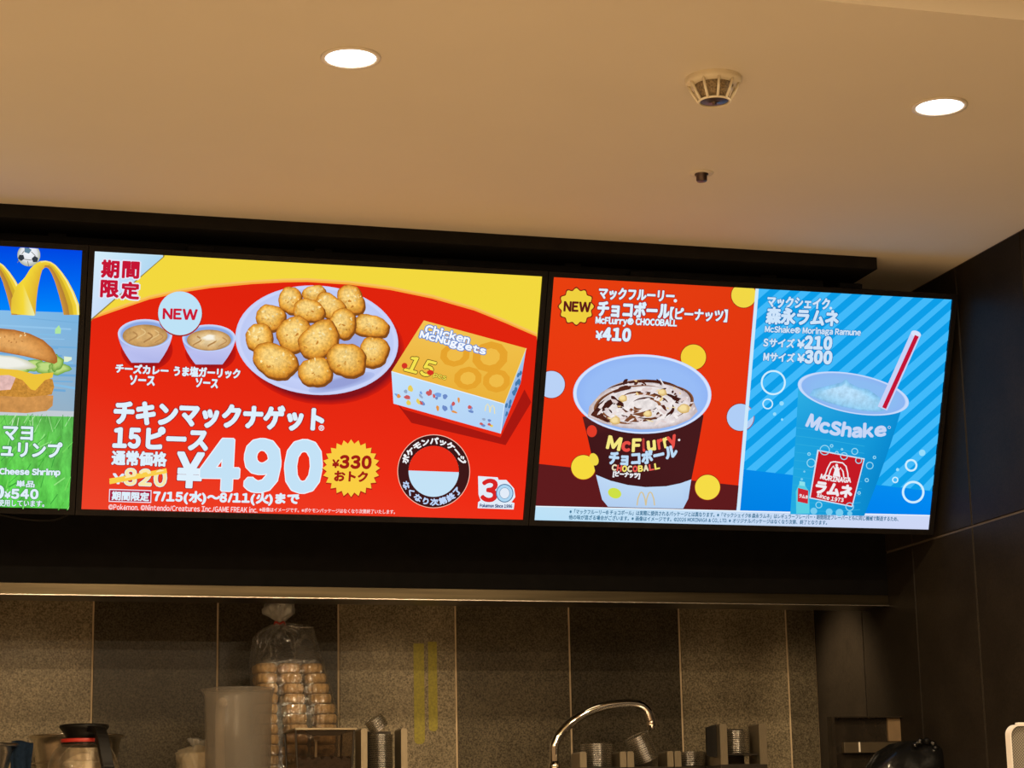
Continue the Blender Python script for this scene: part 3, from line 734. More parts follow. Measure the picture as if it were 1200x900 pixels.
    a.text('¥', (697.5, 397.3), (705.3, 397.6), 9.5, WHITE, .06, edge=PU); a.text('410', (706, 398), (737.3, 399.4), 14, WHITE, .085, edge=PU)
    a.build('ice_cream_headline_text', disp)
    # ice cream cup
    a = Art(h)
    body = [(682, 488), (688, 512), (696, 548), (703, 578), (706, 586), (712, 593.5), (800, 595.7), (806, 584), (810, 560), (818, 520), (824, 486)]
    a.poly(body, [(94, 34, 32)] + [(66, 24, 26)] * 4 + [(60, 22, 24)] * 2 + [(70, 26, 28)] * 4)
    wave = [(697.8, 556), (715, 563), (735, 568), (756, 570.5), (780, 569.5), (797, 566), (809.5, 561.5)]
    low = [(705, 585), (712, 593.5), (735, 594.2), (756, 594.8), (780, 595.3), (800, 595.7), (806, 584)]
    a.band(wave, low, (190, 216, 244), (178, 206, 240))
    a.ell(693, 505, 6, 7, (226, 60, 40), n=20); a.ell(695.5, 538, 5.2, 7.5, (240, 216, 70), n=20, rot=-20); a.ell(719.7, 577.6, 8, 6, (206, 224, 70), n=20, rot=20)
    for dx in (0, 10.3):
        a.line([(746 + dx, 592), (747 + dx, 584), (749.4 + dx, 577.5), (751 + dx, 576.3), (752.8 + dx, 577.5), (755.2 + dx, 584), (756.2 + dx, 592)], 1.5, (212, 194, 150))
    a.gell(752, 461.5, 81, 46.5, [(1, 0, 0, (180, 204, 250)), (.985, 0, .2, (216, 230, 254)), (.955, 0, .3, (208, 224, 254)), (.945, 0, .5, (146, 182, 244)), (.8, 0, 3, (152, 188, 246))], n=64, rot=1)
    a.build('ice_cream_cup_picture', disp, 'paper cup with brown sleeve, pictured')
    a = Art(h)
    cream = [(688, 488), (690, 476), (697, 468), (704, 460), (716, 452), (728, 447), (742, 444.5), (756, 444), (770, 446), (784, 448), (797, 454), (806, 462), (813, 472), (817, 482), (808, 491), (792, 498), (772, 502), (750, 503), (728, 501), (706, 496)]
    a.rings([(cream, (196, 178, 178)), ([(752 + (x - 752) * .85, 476 + (y - 476) * .85) for x, y in cream], (224, 214, 216)), ([(752 + (x - 752) * .4, 474 + (y - 474) * .4) for x, y in cream], (236, 228, 226))], 3)
    rnd = random.Random(3)
    BRS = [(84, 40, 28), (124, 72, 44), (66, 28, 22), (150, 96, 60)]
    def inside(x, y): return ((x - 752) / 63) ** 2 + ((y - 474) / 28) ** 2 < 1
    for k in range(15):
        r = 8 + 3.9 * k; a0 = rnd.uniform(0, 360); sp = rnd.uniform(40, 130); w0 = rnd.uniform(2.5, 8)
        P1 = [p for p in a.oval(750 + rnd.uniform(-5, 5), 474 + rnd.uniform(-2, 2), min(r, 60), min(r * .46, 25), rnd.uniform(-8, 8), n=18, a0=a0, a1=a0 + sp) if inside(*p)]
        if len(P1) > 5:
            n_ = len(P1); mx_, my_ = 750, 474
            a.band(P1, [(x + (x - mx_) / r * w0 * math.sin(math.pi * i / (n_ - 1)), y + (y - my_) / r * w0 * math.sin(math.pi * i / (n_ - 1))) for i, (x, y) in enumerate(P1)], rnd.choice(BRS), rnd.choice(BRS))
    for k in range(90):
        q, f = rnd.uniform(0, 6.28), rnd.uniform(.15, .97) ** .6
        a.ell(752 + 62 * f * math.cos(q), 474 + 26 * f * math.sin(q) - (4 if abs(math.cos(q)) < .6 else 0), rnd.uniform(.8, 5), rnd.uniform(.6, 2.0), rnd.choice([(236, 206, 140), (88, 42, 30), (240, 234, 234), (246, 240, 238), (70, 32, 28), (242, 220, 170), (232, 222, 224)]), rnd.uniform(-60, 60), n=10, jit=.16, seed=k)
    for x, y, rx_, ry_, ro_ in ((706, 476, 13, 4, -30), (700, 486, 9, 3.5, 20), (728, 455, 12, 2.5, -15), (745, 487, 16, 4, -20), (722, 470, 9, 3, 40), (790, 466, 10, 2.5, 25)): a.ell(x, y, rx_, ry_, BRS[int(x) % 4], ro_, n=24, jit=.16, seed=int(x))
    for k in range(40):
        q, f = rnd.uniform(0, 6.28), rnd.uniform(.1, .9) ** .6
        a.ell(752 + 60 * f * math.cos(q), 475 + 25 * f * math.sin(q), rnd.uniform(1.5, 6), rnd.uniform(.8, 2.4), rnd.choice([(244, 236, 234), (236, 222, 220), (224, 206, 204)]), rnd.uniform(-50, 50), n=12, jit=.16, seed=k + 99)
    for x, y, r in ((799, 478, 7), (719, 492, 6), (774, 459, 5), (728, 466, 5), (757, 484, 5)): a.gell(x, y, r, r * .8, [(1, 0, 0, (206, 166, 92)), (.5, -1, -1, (246, 222, 160))], n=18, jit=.06)
    a.build('ice_cream_picture', disp, 'cream swirl with chocolate and nuts, pictured')
    a = Art(h); YL, RD = (246, 232, 130), (232, 80, 70)
    wds = [('M', .01, .18, YL), ('c', .215, .315, RD), ('F', .36, .465, YL), ('l', .51, .525, RD), ('u', .575, .675, YL), ('r', .725, .78, RD), ('r', .81, .86, YL), ('y', .88, .99, RD)]
    def foot(f, p0, pm, p1):
        c = (2 * pm[0] - (p0[0] + p1[0]) / 2, 2 * pm[1] - (p0[1] + p1[1]) / 2)
        return tuple(p0[i] * (1 - f) ** 2 + 2 * c[i] * f * (1 - f) + p1[i] * f * f for i in (0, 1))
    ft = lambda f: foot(f, (708, 523.5), (751, 527.5), (793, 518))
    for ch, f0, f1, c in wds:
        p0, p1 = ft(f0), ft(f1); hh = {'M': 14, 'F': 14, 'l': 14, 'y': 14}.get(ch, 10.5)
        if ch == 'y': p0, p1 = (p0[0], p0[1] + 3.5), (p1[0], p1[1] + 3.5)
        a.text(ch, p0, p1, hh, c, .075 if ch in 'MFly' else .1)
    a.ell(793.5, 514.5, 1.4, 1.4, (240, 240, 240), n=10)
    a.text('チョコボール', (711, 542), (792, 533), 14.5, (190, 220, 246), .07, mid=(750, 542.5))
    ft2 = lambda f: foot(f, (714, 549.3), (742, 551.5), (771.5, 547.5))
    for k, ch in enumerate('CHOCOBALL'): a.text(ch, ft2(k / 9 + .012), ft2(k / 9 + .098), 6.6, [(236, 226, 190), (232, 90, 80), (246, 228, 110)][k % 3], .08)
    a.text('[ピーナッツ]', (716, 557.6), (747, 560), 7, (240, 240, 244), .07)
    a.build('cup_lettering', disp, 'yellow, red and white lettering on the cup')
    # shake half
    a = Art(h); SB = (10, 110, 180); W2 = (206, 228, 250)
    a.text('マックシェイク', (896.5, 358.8), (968.5, 361.9), 12.5, W2, .055, edge=SB); a.ell(970.7, 360.4, 1.6, 1.6, W2, n=12)
    a.text('森永ラムネ', (895, 378), (978.5, 381.6), 18.5, W2, .055, edge=SB)
    a.text('McShake® Morinaga Ramune', (893.5, 390.3), (1005, 394.3), 9.4, W2, .04, edge=SB)
    for y, L_, n_ in ((405, 'S', '210'), (421.7, 'M', '300')):
        a.text(L_ + 'サイズ', (891.8, y), (927.6, y + 1.5), 10, W2, .05, edge=SB); a.text('¥', (931.3, y + 1.7), (939.3, y + 2), 9.5, W2, .06, edge=SB)
        a.text(n_, (940.3, y + 2.2), (970.6, y + 3.4), 14, W2, .09, edge=SB)
    a.build('shake_headline_text', disp)
    BU = (206, 238, 254)
    for x, y, r, wd in ((903.3, 447.3, 14.6, 2.1), (896.8, 472.2, 6.3, 1.5), (1064.4, 544, 7.3, 2.2), (1045.8, 561, 3.7, 1.4), (1066.8, 575.3, 13.2, 2.6)):
        a = Art(h); a.ring(x, y, r, wd, BU); a.build('bubble_art', disp)
    for x, y, r in ((913, 471.6, 2.6), (904.8, 484, 2), (913.5, 490.5, 1.4), (1077.3, 529.3, 3.8), (1048.5, 549, 1.8)):
        a = Art(h); a.ell(x, y, r, r, (150, 220, 252), n=16); a.build('bubble_art', disp, 'small filled bubble')
    a = Art(h)
    a.poly([(932.5, 452), (930, 500), (926.5, 550), (923, 601), (1009.5, 603), (1026, 560), (1040, 520), (1052, 482)], [(48, 176, 228), (30, 160, 222), (24, 156, 220), (34, 172, 226), (10, 138, 206), (8, 134, 204), (8, 134, 206), (12, 142, 212)])
    for k in range(11):
        y = 500 + k * 9.5; a.line([(930.5 - k * .6 + 10 * q, y + 1.2 * q - .12 * q * q + (9 - k) * .02 * q * q) for q in range(9)], .7, (46, 172, 224))
    a.gell(996.6, 460, 66, 23.2, [(1, 0, 0, (170, 202, 248)), (.98, 0, 0, (204, 222, 252)), (.94, 0, 0, (190, 212, 250)), (.925, 0, .3, (140, 182, 242)), (.7, 0, 1, (140, 188, 242))], rot=10.5, n=56)
    foam = [(945, 462), (950, 455), (962, 452), (974, 449), (983, 447), (988, 442.5), (992, 447.5), (1003, 453), (1014, 455), (1024, 462), (1035, 470), (1038, 478), (1026, 481.5), (1006, 480), (982, 475), (962, 469)]
    a.rings([(foam, (126, 186, 232)), ([(992 + (x - 992) * .8, 466 + (y - 466) * .8) for x, y in foam], (150, 206, 240)), ([(986 + (x - 992) * .35, 458 + (y - 466) * .35) for x, y in foam], (180, 220, 248))], 3)
    a.line([(1030.5, 477.5), (1069.5, 391)], 12, (202, 210, 246)); a.ell(1069.8, 390.3, 6, 3.6, (216, 226, 250), 20)
    a.line([(1032.5, 477), (1070.8, 392.5)], 5, (196, 20, 54))
    a.text('McShake', (941.3, 497.5), (1034.5, 508.6), 15.5, (198, 214, 246), .075, mid=(985, 509.5)); a.ring(1038.5, 499.5, 1.8, .6, (198, 214, 246), n=12)
    cup = a; a = Art(h)
    a.poly([(954.5, 525.5), (1010, 535.8), (995.5, 592.7), (945, 582.3)], (210, 226, 246)); a.poly([(956, 527.2), (1008.5, 537), (994.5, 591.2), (946.6, 581.3)], (196, 26, 36))
    wl = (240, 236, 240)
    # emblem of the label: peaked arch lines over a small figure
    a.line([(963.5, 555.5), (966.5, 547), (970, 540.5), (974, 539.5)], 1.5, wl); a.line([(974, 539.5), (984, 541), (988, 545), (990, 553), (990.5, 559.5)], 1.5, wl)
    a.line([(967.5, 556.5), (970, 549), (973, 544.5), (977.5, 552.5), (981.5, 546.5), (984.5, 551), (985.5, 558.5)], 1.5, wl)
    a.ell(977, 543.8, 1.6, 1.8, wl, n=12); a.poly([(976, 545), (979, 545.5), (981.5, 557.5), (972.5, 556)], wl)
    a.text('MORINAGA', (957.6, 559.3), (993.3, 563.8), 5.6, wl, .07, mid=(975.5, 562.8))
    a.text('ラムネ', (951.8, 575.6), (993.4, 581.6), 13.5, wl, .075)
    a.text('since 1973', (953.5, 580.4), (984.5, 586.6), 4.8, wl, .05, mid=(969, 584.6))
    a.build('red_cup_label', disp, 'red label with white lettering on the shake cup')
    a = cup
    for x, y, r in ((963, 526, 6), (985.5, 533, 4.5), (998, 527.5, 4), (971, 521, 2), (977, 529, 2), (947, 541, 5.2), (1002.5, 538, 4), (1015.5, 544, 4.4), (1021, 534.5, 2), (1012, 561, 2.4), (1003, 576, 2), (956, 590, 4), (992, 592, 5), (944.5, 530.5, 2), (983, 525, 1.4)):
        a.ring(x, y, r, 1, (150, 218, 244), n=20)
    for x, y, r in ((936, 560, 1.5), (939, 551, 1.2), (968, 598, 4), (980, 599, 4.5), (950, 597, 4), (992, 600, 3)): a.ell(x, y, r, r, (120, 204, 240), n=12)
    a.build('shake_cup_picture', disp, 'blue shake cup with red striped straw, pictured')
    a = Art(h)
    a.poly([(932.5, 566), (940, 567.5), (944.5, 574), (945, 600), (929.5, 600), (929, 574)], (90, 206, 226)); a.poly([(933.3, 562), (939.6, 563.2), (939.8, 568), (933, 567)], (140, 226, 236))
    a.poly([(931.5, 570), (943.5, 573), (943, 588.5), (931, 586)], (204, 40, 52)); a.text('ラムネ', (932.5, 581), (942.5, 583), 4, wl, .06)
    a.build('printed_bottle', disp, 'small pale bottle printed on the shake cup')
right_screen()

# ---- left screen: burger
def left_screen():
    h = hom_for(-1); Q = full(-1); Art.n = 0
    t = screen(-1, 'menu screen with tall yellow arches and a shrimp burger, cut by the frame')
    TL, TR, BR, BL = Q
    a = Art(h)
    X0 = TL[0] - 20
    a.poly([(X0, 250), (0, 270), (120, 280), (120, 330), (0, 330), (X0, 330)], [(0, 70, 226)] * 3 + [(0, 100, 240)] * 3, 4)
    a.poly([(X0, 330), (0, 330), (120, 330), (120, 368), (0, 364), (X0, 348)], [(0, 100, 240)] * 3 + [(0, 134, 250)] * 3, 4)
    a.poly([(X0, 346), (0, 363.5), (120, 368), (120, 489), (0, 487), (X0, 480)], [(120, 176, 226), (136, 190, 232), (120, 180, 226), (150, 176, 196), (190, 196, 204), (190, 196, 204)], 4)
    a.poly([(X0, 478), (0, 486), (120, 489), (120, 615), (0, 612), (X0, 612)], [(96, 190, 70), (104, 196, 84), (96, 186, 84), (96, 206, 82), (86, 206, 70), (86, 206, 70)], 2)
    disp = a.build('display', t, 'lit picture of blue sky above a burger above grass')
    a = Art(h)
    rnd = random.Random(2)
    for k in range(14):
        y = 375 + k * 6; a.line([(rnd.uniform(-300, 50), y - 2), (rnd.uniform(60, 95), y + 6 + rnd.uniform(-3, 3))], rnd.uniform(1, 3), rnd.choice([(146, 196, 234), (118, 174, 218), (132, 188, 228), (112, 168, 214)]))
    a.poly([(69, 381), (71.5, 386), (71, 391), (64.5, 391), (64.5, 386)], (176, 230, 160)); a.poly([(75, 417.5), (84, 418.5), (84, 421.5), (79, 424), (75, 424)], (226, 240, 210))
    a.poly([(-300, 470), (0, 479), (88, 482), (88, 488.3), (0, 486.5), (-300, 476)], [(196, 204, 212)] * 6)
    for k in range(120):
        x = rnd.uniform(-150, 86); y = 486 + rnd.uniform(-2, 5); a.line([(x, y + rnd.uniform(8, 18)), (x + rnd.uniform(-5, 9), y)], rnd.uniform(.4, 1.0), rnd.choice([(166, 226, 150), (70, 166, 60), (120, 210, 100), (196, 236, 184)]))
    for k in range(160):
        x = rnd.uniform(-150, 84); y = rnd.uniform(500, 592); a.line([(x, y + rnd.uniform(6, 16)), (x + rnd.uniform(2, 14), y)], rnd.uniform(.6, 2), rnd.choice([(120, 216, 96), (62, 160, 60), (150, 230, 130), (84, 190, 64)]))
    a.build('background_art', disp)
    # arches
    a = Art(h); YE, YD, YB, YH = (244, 216, 56), (206, 166, 44), (176, 124, 52), (250, 246, 190)
    def arch(dx, s=1):
        o = [(26, 330), (30, 322), (35, 314), (41, 308), (47, 305), (53, 304.5), (59, 306), (65, 310), (72, 318), (79, 328), (86, 341), (92, 356), (93, 368)]
        i = [(41, 369), (42, 352), (44, 336), (47, 322), (49, 315.5), (51.5, 313), (54, 312.5), (56.5, 314), (60, 320), (64, 330), (68, 343), (72, 358), (74, 368)]
        o = [(52 + (x - 52) * 1 + dx, y) for x, y in o]; i = [(x + dx, y) for x, y in i]
        a.band(o, i, YE, (222, 176, 48))
        mid = [((p[0] * .35 + q[0] * .65), (p[1] * .35 + q[1] * .65)) for p, q in zip(o, i)]
        a.band(mid[5:], i[5:], YB, (206, 150, 60)); m2 = [((p[0] * .6 + q[0] * .4), (p[1] * .6 + q[1] * .4)) for p, q in zip(o, i)]
        a.band(m2[6:], mid[6:], (212, 178, 40), YD); m3 = [(p[0] * .93 + q[0] * .07, p[1] * .93 + q[1] * .07) for p, q in zip(o, i)]
        m4 = [(p[0] * .8 + q[0] * .2, p[1] * .8 + q[1] * .2) for p, q in zip(o, i)]; a.band(m3[4:], m4[4:], YH, YE)
    arch(-61)
    a.poly([(12.5, 366), (13, 350), (19, 334), (26, 327), (34, 318), (44, 320), (41, 345), (40, 369), (27, 368)], [(232, 200, 60), (226, 190, 56), (236, 208, 60), YE, YE, (236, 226, 110), (238, 236, 170), (236, 236, 170), YE])
    arch(0)
    a.build('arches_art', disp, 'raised yellow letter M shape')
    a = Art(h)
    a.gell(33.3, 298, 13.4, 13.2, [(1, 0, 0, (170, 176, 150)), (.7, 0, -2, (226, 228, 232)), (.3, 0, -4, (240, 244, 250))], n=40)
    for x, y, r, ro in ((24.5, 301, 4, 20), (40.5, 303, 4, 50), (32, 292, 4.6, 0)): a.poly([(x + r * math.cos(math.radians(ro + 72 * k)), y + r * math.sin(math.radians(ro + 72 * k))) for k in range(5)], (52, 58, 66) if y > 295 else (96, 130, 150))
    for p, q in (((28, 303), (37, 304)), ((25, 297), (28, 293)), ((41, 299), (36, 294)), ((22, 304), (20, 307)), ((33, 311), (32, 305))): a.line([p, q], .8, (120, 120, 110))
    a.build('football_art', disp, 'black and white football')
    # burger
    a = Art(h)
    def mirror(p, c=-26): return [(2 * c - x, y - (x - c) * .04) for x, y in p]
    base = [(-26, 459), (20, 463), (45, 461), (62, 462), (61, 474), (54, 480), (30, 482.5), (-26, 480)]
    a.poly(base + mirror(base)[::-1][1:-1], (206, 146, 80), 3)
    patty = [(-26, 438), (30, 440), (50, 440), (61, 443), (63, 452), (60, 461), (30, 464), (-26, 461)]
    a.poly(patty + mirror(patty)[::-1][1:-1], (204, 142, 58), 1)
    a.poly([(-26, 432), (10, 432), (18, 441), (12, 455), (-26, 458)], (226, 186, 180), 3)
    for k in range(9):
        x = -60 + k * 15; a.gell(x + 8, 427 + (k % 3) * 2, 13, 7, [(1, 0, 0, (108, 160, 60)), (.5, 0, -1, (192, 220, 130))], rot=rnd.uniform(-20, 20), n=22, jit=.12, seed=k)
    a.gell(66, 424, 7, 10, [(1, 0, 0, (96, 150, 54)), (.5, 0, -1, (176, 210, 110))], n=20, jit=.12, seed=3)
    a.gell(6, 424, 32, 9, [(1, 0, 0, (206, 206, 176)), (.6, 0, -1, (240, 240, 232))], rot=6, n=30, jit=.06, seed=4)
    a.gell(-50, 424, 26, 8, [(1, 0, 0, (206, 206, 176)), (.6, 0, -1, (240, 240, 232))], rot=-6, n=30, jit=.06, seed=5)
    a.poly([(-70, 430), (-40, 432), (0, 430.5), (20, 432), (40, 437), (62, 435), (61, 441), (52, 444), (41, 456), (36, 455), (26, 444), (10, 438), (-40, 440), (-70, 436)], (238, 196, 60))
    crown = [(-26, 381), (0, 383.5), (16, 385), (34, 389.5), (50, 397), (61, 407), (66.5, 417), (66.5, 423), (63, 425), (48, 421), (28, 416), (0, 411), (-26, 409)]
    cc = crown + mirror(crown)[::-1][1:-1]
    a.rings([(cc, (168, 98, 42)), ([(-14 + (x + 14) * .9, 402 + (y - 402) * .8) for x, y in cc], (206, 138, 68)), ([(-14 + (x + 14) * .5, 396 + (y - 396) * .4) for x, y in cc], (226, 166, 96))], 3)
    for k in range(46): a.ell(rnd.uniform(-80, 44), rnd.uniform(385, 397) + 3, 1.3, .8, rnd.choice([(246, 222, 170), (232, 200, 140), (190, 130, 70)]), rnd.uniform(0, 180), n=8)
    a.build('burger_picture', disp, 'shrimp burger in a seeded bun, pictured')
    a = Art(h); GE = (44, 130, 60); W3 = (224, 240, 250)
    a.text('マヨ', (3.5, 513), (37, 514), 15.5, W3, .05, edge=GE)
    a.text('シュリンプ', (-18, 531.5), (71, 534), 17, W3, .05, edge=GE)
    a.build('burger_name_text', disp)
    a = Art(h)
    a.text('Cheese Shrimp', (-1, 555.3), (69.3, 556.6), 9, W3, .06, edge=GE)
    a.build('burger_latin_text', disp)
    a = Art(h)
    a.text('単品', (18.5, 568.3), (39.5, 568.8), 7.5, W3, .04, edge=GE)
    a.text('¥', (5, 581.3), (11.5, 581.4), 7.5, W3, .06, edge=GE); a.text('540', (13, 581.5), (43.5, 582), 10.5, W3, .08, edge=GE); a.text('0', (-8, 581), (3, 581.3), 14, W3, .08, edge=GE)
    a.text('使用しています。', (-3, 590.5), (51, 591.6), 7.6, W3, .03, edge=GE)
    a.build('burger_price_text', disp)
left_screen()

# ------------------------------------------------------------------ ceiling fittings
def downlight(px, py, label):
    p = atz(px, py, CEIL); t = thing('downlight', label, 'downlight', p, 'round ceiling downlights')
    b = nb(); lathe(b, [(.0455, -.001), (.0455, -.0035), (.0535, -.0035), (.0535, 0), (.0525, .0004)], 48, cap=False); obj('trim_ring', b, M['ring'], t, True)
    b = nb(); lathe(b, [(.0005, -.0022), (.02, -.0022), (.0462, -.0016)], 48, cap=False); obj('diffuser', b, M['lens'], t, True)
    l = lamp('downlight_lamp', 'AREA', p + Vector((0, 0, -.006)), ROOM_LAMP_W * .6, WARM, 0.085)
    return t
downlight(411, 67, 'round glowing downlight in the ceiling above the nugget screen')
downlight(1101, 124, 'round glowing downlight in the ceiling near the dark side wall')
p = atz(836, 92, CEIL); t = thing('smoke_detector', 'ivory domed smoke detector with ribbed cage on the ceiling', 'smoke detector', p)
b = nb(); lathe(b, [(.052, 0), (.052, -.008), (.049, -.011), (.040, -.014), (.036, -.014)], 40, cap=False); obj('base', b, M['plastic'], t, True)
b = nb(); lathe(b, [(.034, -.012), (.026, -.040), (.001, -.041)], 32, cap=False); obj('sensor_chamber', b, M['chamber'], t, True)
for k in range(10):
    a = 2 * math.pi * k / 10 + .16; c, s_ = math.cos(a), math.sin(a); b = nb()
    tube(b, [(.047 * c, .047 * s_, -.011), (.038 * c, .038 * s_, -.03), (.029 * c, .029 * s_, -.045)], .0027, 8); obj('cage_rib', b, M['plastic'], t, True)
b = nb(); tube(b, [(.0285 * math.cos(q * math.pi / 16), .0285 * math.sin(q * math.pi / 16), -.045) for q in range(33)], .0022, 8, False); obj('cage_ring', b, M['plastic'], t, True)
b = nb(); lathe(b, [(.026, -.0445), (.012, -.047), (.004, -.047), (.004, -.051), (.0005, -.051)], 24, cap=False); obj('grille', b, M['sensor'], t, True)
p = atz(822, 203, CEIL); t = thing('ceiling_sensor', 'small dark button-like sprinkler head below the smoke detector', 'sprinkler head', p)
b = nb(); lathe(b, [(.026, 0), (.0255, -.0012), (.018, -.002), (.012, -.002)], 32, cap=False); obj('cover_plate', b, M['ceiling'], t, True)
b = nb(); lathe(b, [(.0145, -.001), (.0145, -.004), (.0115, -.005), (.0115, -.016), (.010, -.018), (.0005, -.018)], 28, cap=False); obj('head', b, M['sensor'], t, True)
t = thing('mounting_rail', 'long black rail running above the menu screens', 'rail', (0, 4.66, CEIL - .048))
b = nb(); box(b, (-1.4, -.014, -.012), (BEAM_X - .1, .014, .010), .002); obj('rail_bar', b, M['rig'], t)
for x in (-.9, -.3, .3, .9, 1.5, 2.0):
    b = nb(); box(b, (x - .02, -.009, .010), (x + .02, .009, .018), .001); obj('hanger', b, M['rig'], t)
t = thing('hanging_cable', 'thin black cable sagging below the burger screen', 'cable', (0, 0, 0))
b = nb(); tube(b, spline([at(x, y, 4.88) for x, y in ((-30, 590), (-10, 600), (30, 608), (60, 609), (74, 605), (82, 600), (84, 588))]), .0035, 8); obj('cable', b, M['rig'], t, True)

# ------------------------------------------------------------------ the shelf below the frame
t = thing('back_counter', 'steel topped back counter along the tiled wall', 'counter', (0, 5.2, 0))
b = nb(); box(b, (-1.5, -.58, SHELF - .03), (RIGHT_X - .01, BACK_Y - 5.2 - .008, SHELF), .004); obj('worktop', b, M['steel_bowl'], t)
b = nb(); box(b, (-1.48, -.54, .08), (RIGHT_X - .02, BACK_Y - 5.2 - .02, SHELF - .03)); obj('cabinet_body', b, M['steel_bowl'], t)
b = nb(); box(b, (-1.46, -.48, 0), (RIGHT_X - .03, BACK_Y - 5.2 - .03, .08)); obj('plinth', b, M['rig'], t)

def spot(px, Y): q = at(px, 880, Y); return Vector((q.x, Y, SHELF))
def hgt(px, py, Y): return at(px, py, Y).z - SHELF         # height of a point above the shelf
def wid(px0, px1, Y): return (at(px1, 880, Y) - at(px0, 880, Y)).length

# steel bowls
def bowl_thing(name, label, px0, px1, py, Y, mt):
    c = spot((px0 + px1) / 2, Y); R_ = wid(px0, px1, Y) / 2; H_ = hgt((px0 + px1) / 2, py, Y)
    t = thing(name, label, 'bowl', c, 'steel bowls on the counter')
    prof = [(.002, .001), (R_ * .55, .001), (R_ * .60, .004), (R_ * .78, H_ * .45), (R_ * .88, H_ * .85), (R_ * .90, H_ * .955), (R_ * .97, H_ * .985), (R_, H_), (R_ * .99, H_ + .002),
            (R_ * .95, H_ * .992), (R_ * .885, H_ * .965), (R_ * .86, H_ * .85), (R_ * .76, H_ * .47), (R_ * .57, .008), (.002, .005)]
    b = nb(); lathe(b, prof, 56, cap=False); obj('bowl_body', b, mt, t, True); return t, c, R_, H_
t, c, R_, H_ = bowl_thing('steel_bowl', 'wide steel bowl with flared rim behind the coffee pot', 32, 147, 863, 5.405, M['steel_bowl'])
b = nb(); tube(b, [(R_ * .93 * math.cos(q * math.pi / 24), R_ * .93 * math.sin(q * math.pi / 24), H_ * .6) for q in range(49)], .0016, 6, False); obj('rolled_band', b, M['steel_bowl'], t, True)
t, c2, R2, H2 = bowl_thing('steel_bowl', 'steel bowl with thick rim under the blue cloth, cut by the frame', -74, 22, 873, 5.10, M['steel_bowl'])
b = nb(); tube(b, [(R2 * .995 * math.cos(q * math.pi / 24), R2 * .995 * math.sin(q * math.pi / 24), H2 - .002) for q in range(49)], .0042, 8, False); obj('rim', b, M['steel_bowl'], t, True)
# blue cloth draped over that bowl's right rim
cl = bpy.data.meshes.new('blue_cloth'); NU, NV = 18, 26; V = []; F = []
cx0, cx1 = at(13.5, 885, 5.07).x, at(37, 885, 5.07).x; zt = at(25, 870.5, 5.07).z
for j in range(NV):
    for i in range(NU):
        u, v = i / (NU - 1), j / (NV - 1); x = cx0 + (cx1 - cx0) * u; fold = .0035 * math.sin(u * 9 + v * 3) + .002 * math.sin(u * 21 - v * 5)
        if v < .18: y, z = 5.10 - .035 * (v / .18) + .02, zt + .003 * math.sin(v / .18 * 3.14) - .004 * (1 - v / .18)
        else: y, z = 5.085 - .012 * min(1, (v - .18) * 6) + fold, zt - (v - .18) * .19
        V.append((x + .004 * math.sin(v * 7) * (u - .2) + (.002 * math.sin(v * 13)), y, z + .003 * math.sin(u * 5)))
for j in range(NV - 1):
    for i in range(NU - 1): q = j * NU + i; F.append((q, q + 1, q + NU + 1, q + NU))
cl.from_pydata(V, [], F); cl.materials.append(M['cloth'])
for pl in cl.polygons: pl.use_smooth = True
o = bpy.data.objects.new('blue_cloth', cl); COL.objects.link(o); md = o.modifiers.new('thick', 'SOLIDIFY'); md.thickness = .003
tag(o, 'dark blue cloth draped over the rim of the steel bowl', 'cloth')

# glass coffee pot
Y = 5.15; c = spot(98, Y); R_ = wid(56, 140, Y) / 2; HT = hgt(98, 850, Y); NK = hgt(98, 872, Y)
t = thing('coffee_pot', 'round glass coffee pot with black lid and handle', 'coffee pot', c)
b = nb(); prof = [(.001, .001), (R_ * .8, .001), (R_ * .92, .012)] + [(R_ * (1 - (abs(k / 10 - .42) / .62) ** 2.6 * .42), .012 + (NK - .012) * k / 10) for k in range(1, 11)]
prof[-1] = (R_ * .62, NK); lathe(b, prof, 56, cap=False); obj('globe', b, M['glass'], t, True)
b = nb(); lathe(b, [(R_ * .60, NK - .006), (R_ * .635, NK - .004), (R_ * .635, NK + .012), (R_ * .55, NK + .014)], 48, cap=False); obj('collar', b, M['black'], t, True)
b = nb(); L0 = NK + .012; lathe(b, [(R_ * .50, L0), (R_ * .52, L0 + (HT - L0) * .25), (R_ * .66, L0 + (HT - L0) * .72), (R_ * .70, L0 + (HT - L0) * .85), (R_ * .69, HT), (R_ * .60, HT + .002), (R_ * .35, HT - .003), (R_ * .3, HT - .008), (.001, HT - .008)], 48, cap=False); obj('lid', b, M['black'], t, True)
b = nb(); lathe(b, [(R_ * .645, NK + .003), (R_ * .655, NK + .004), (R_ * .655, NK + .0105), (R_ * .645, NK + .0115)], 48, cap=False)
b2 = nb(); merge(b2, b)
for f in [f for f in b2.faces if not (f.calc_center_median().y < 0 and f.calc_center_median().x < R_ * .22)]: b2.faces.remove(f)
for v in [v for v in b2.verts if not v.link_faces]: b2.verts.remove(v)
obj('red_band', b2, M['red'], t, True)
b = nb(); ang = Vector((.32, -.95, 0)).normalized(); side = Vector((ang.y * -1, ang.x, 0)) * .014
hp = spline([ang * (R_ * .45) + Vector((0, 0, HT - .012)), ang * (R_ * .9) + Vector((0, 0, HT - .012)), ang * (R_ * 1.15) + Vector((.002, 0, HT - .028)), ang * (R_ * 1.42) + Vector((.006, 0, HT - .09)), ang * (R_ * 1.45) + Vector((.008, 0, .07)), ang * (R_ * 1.25) + Vector((.008, 0, .035))], 6)
rows = []
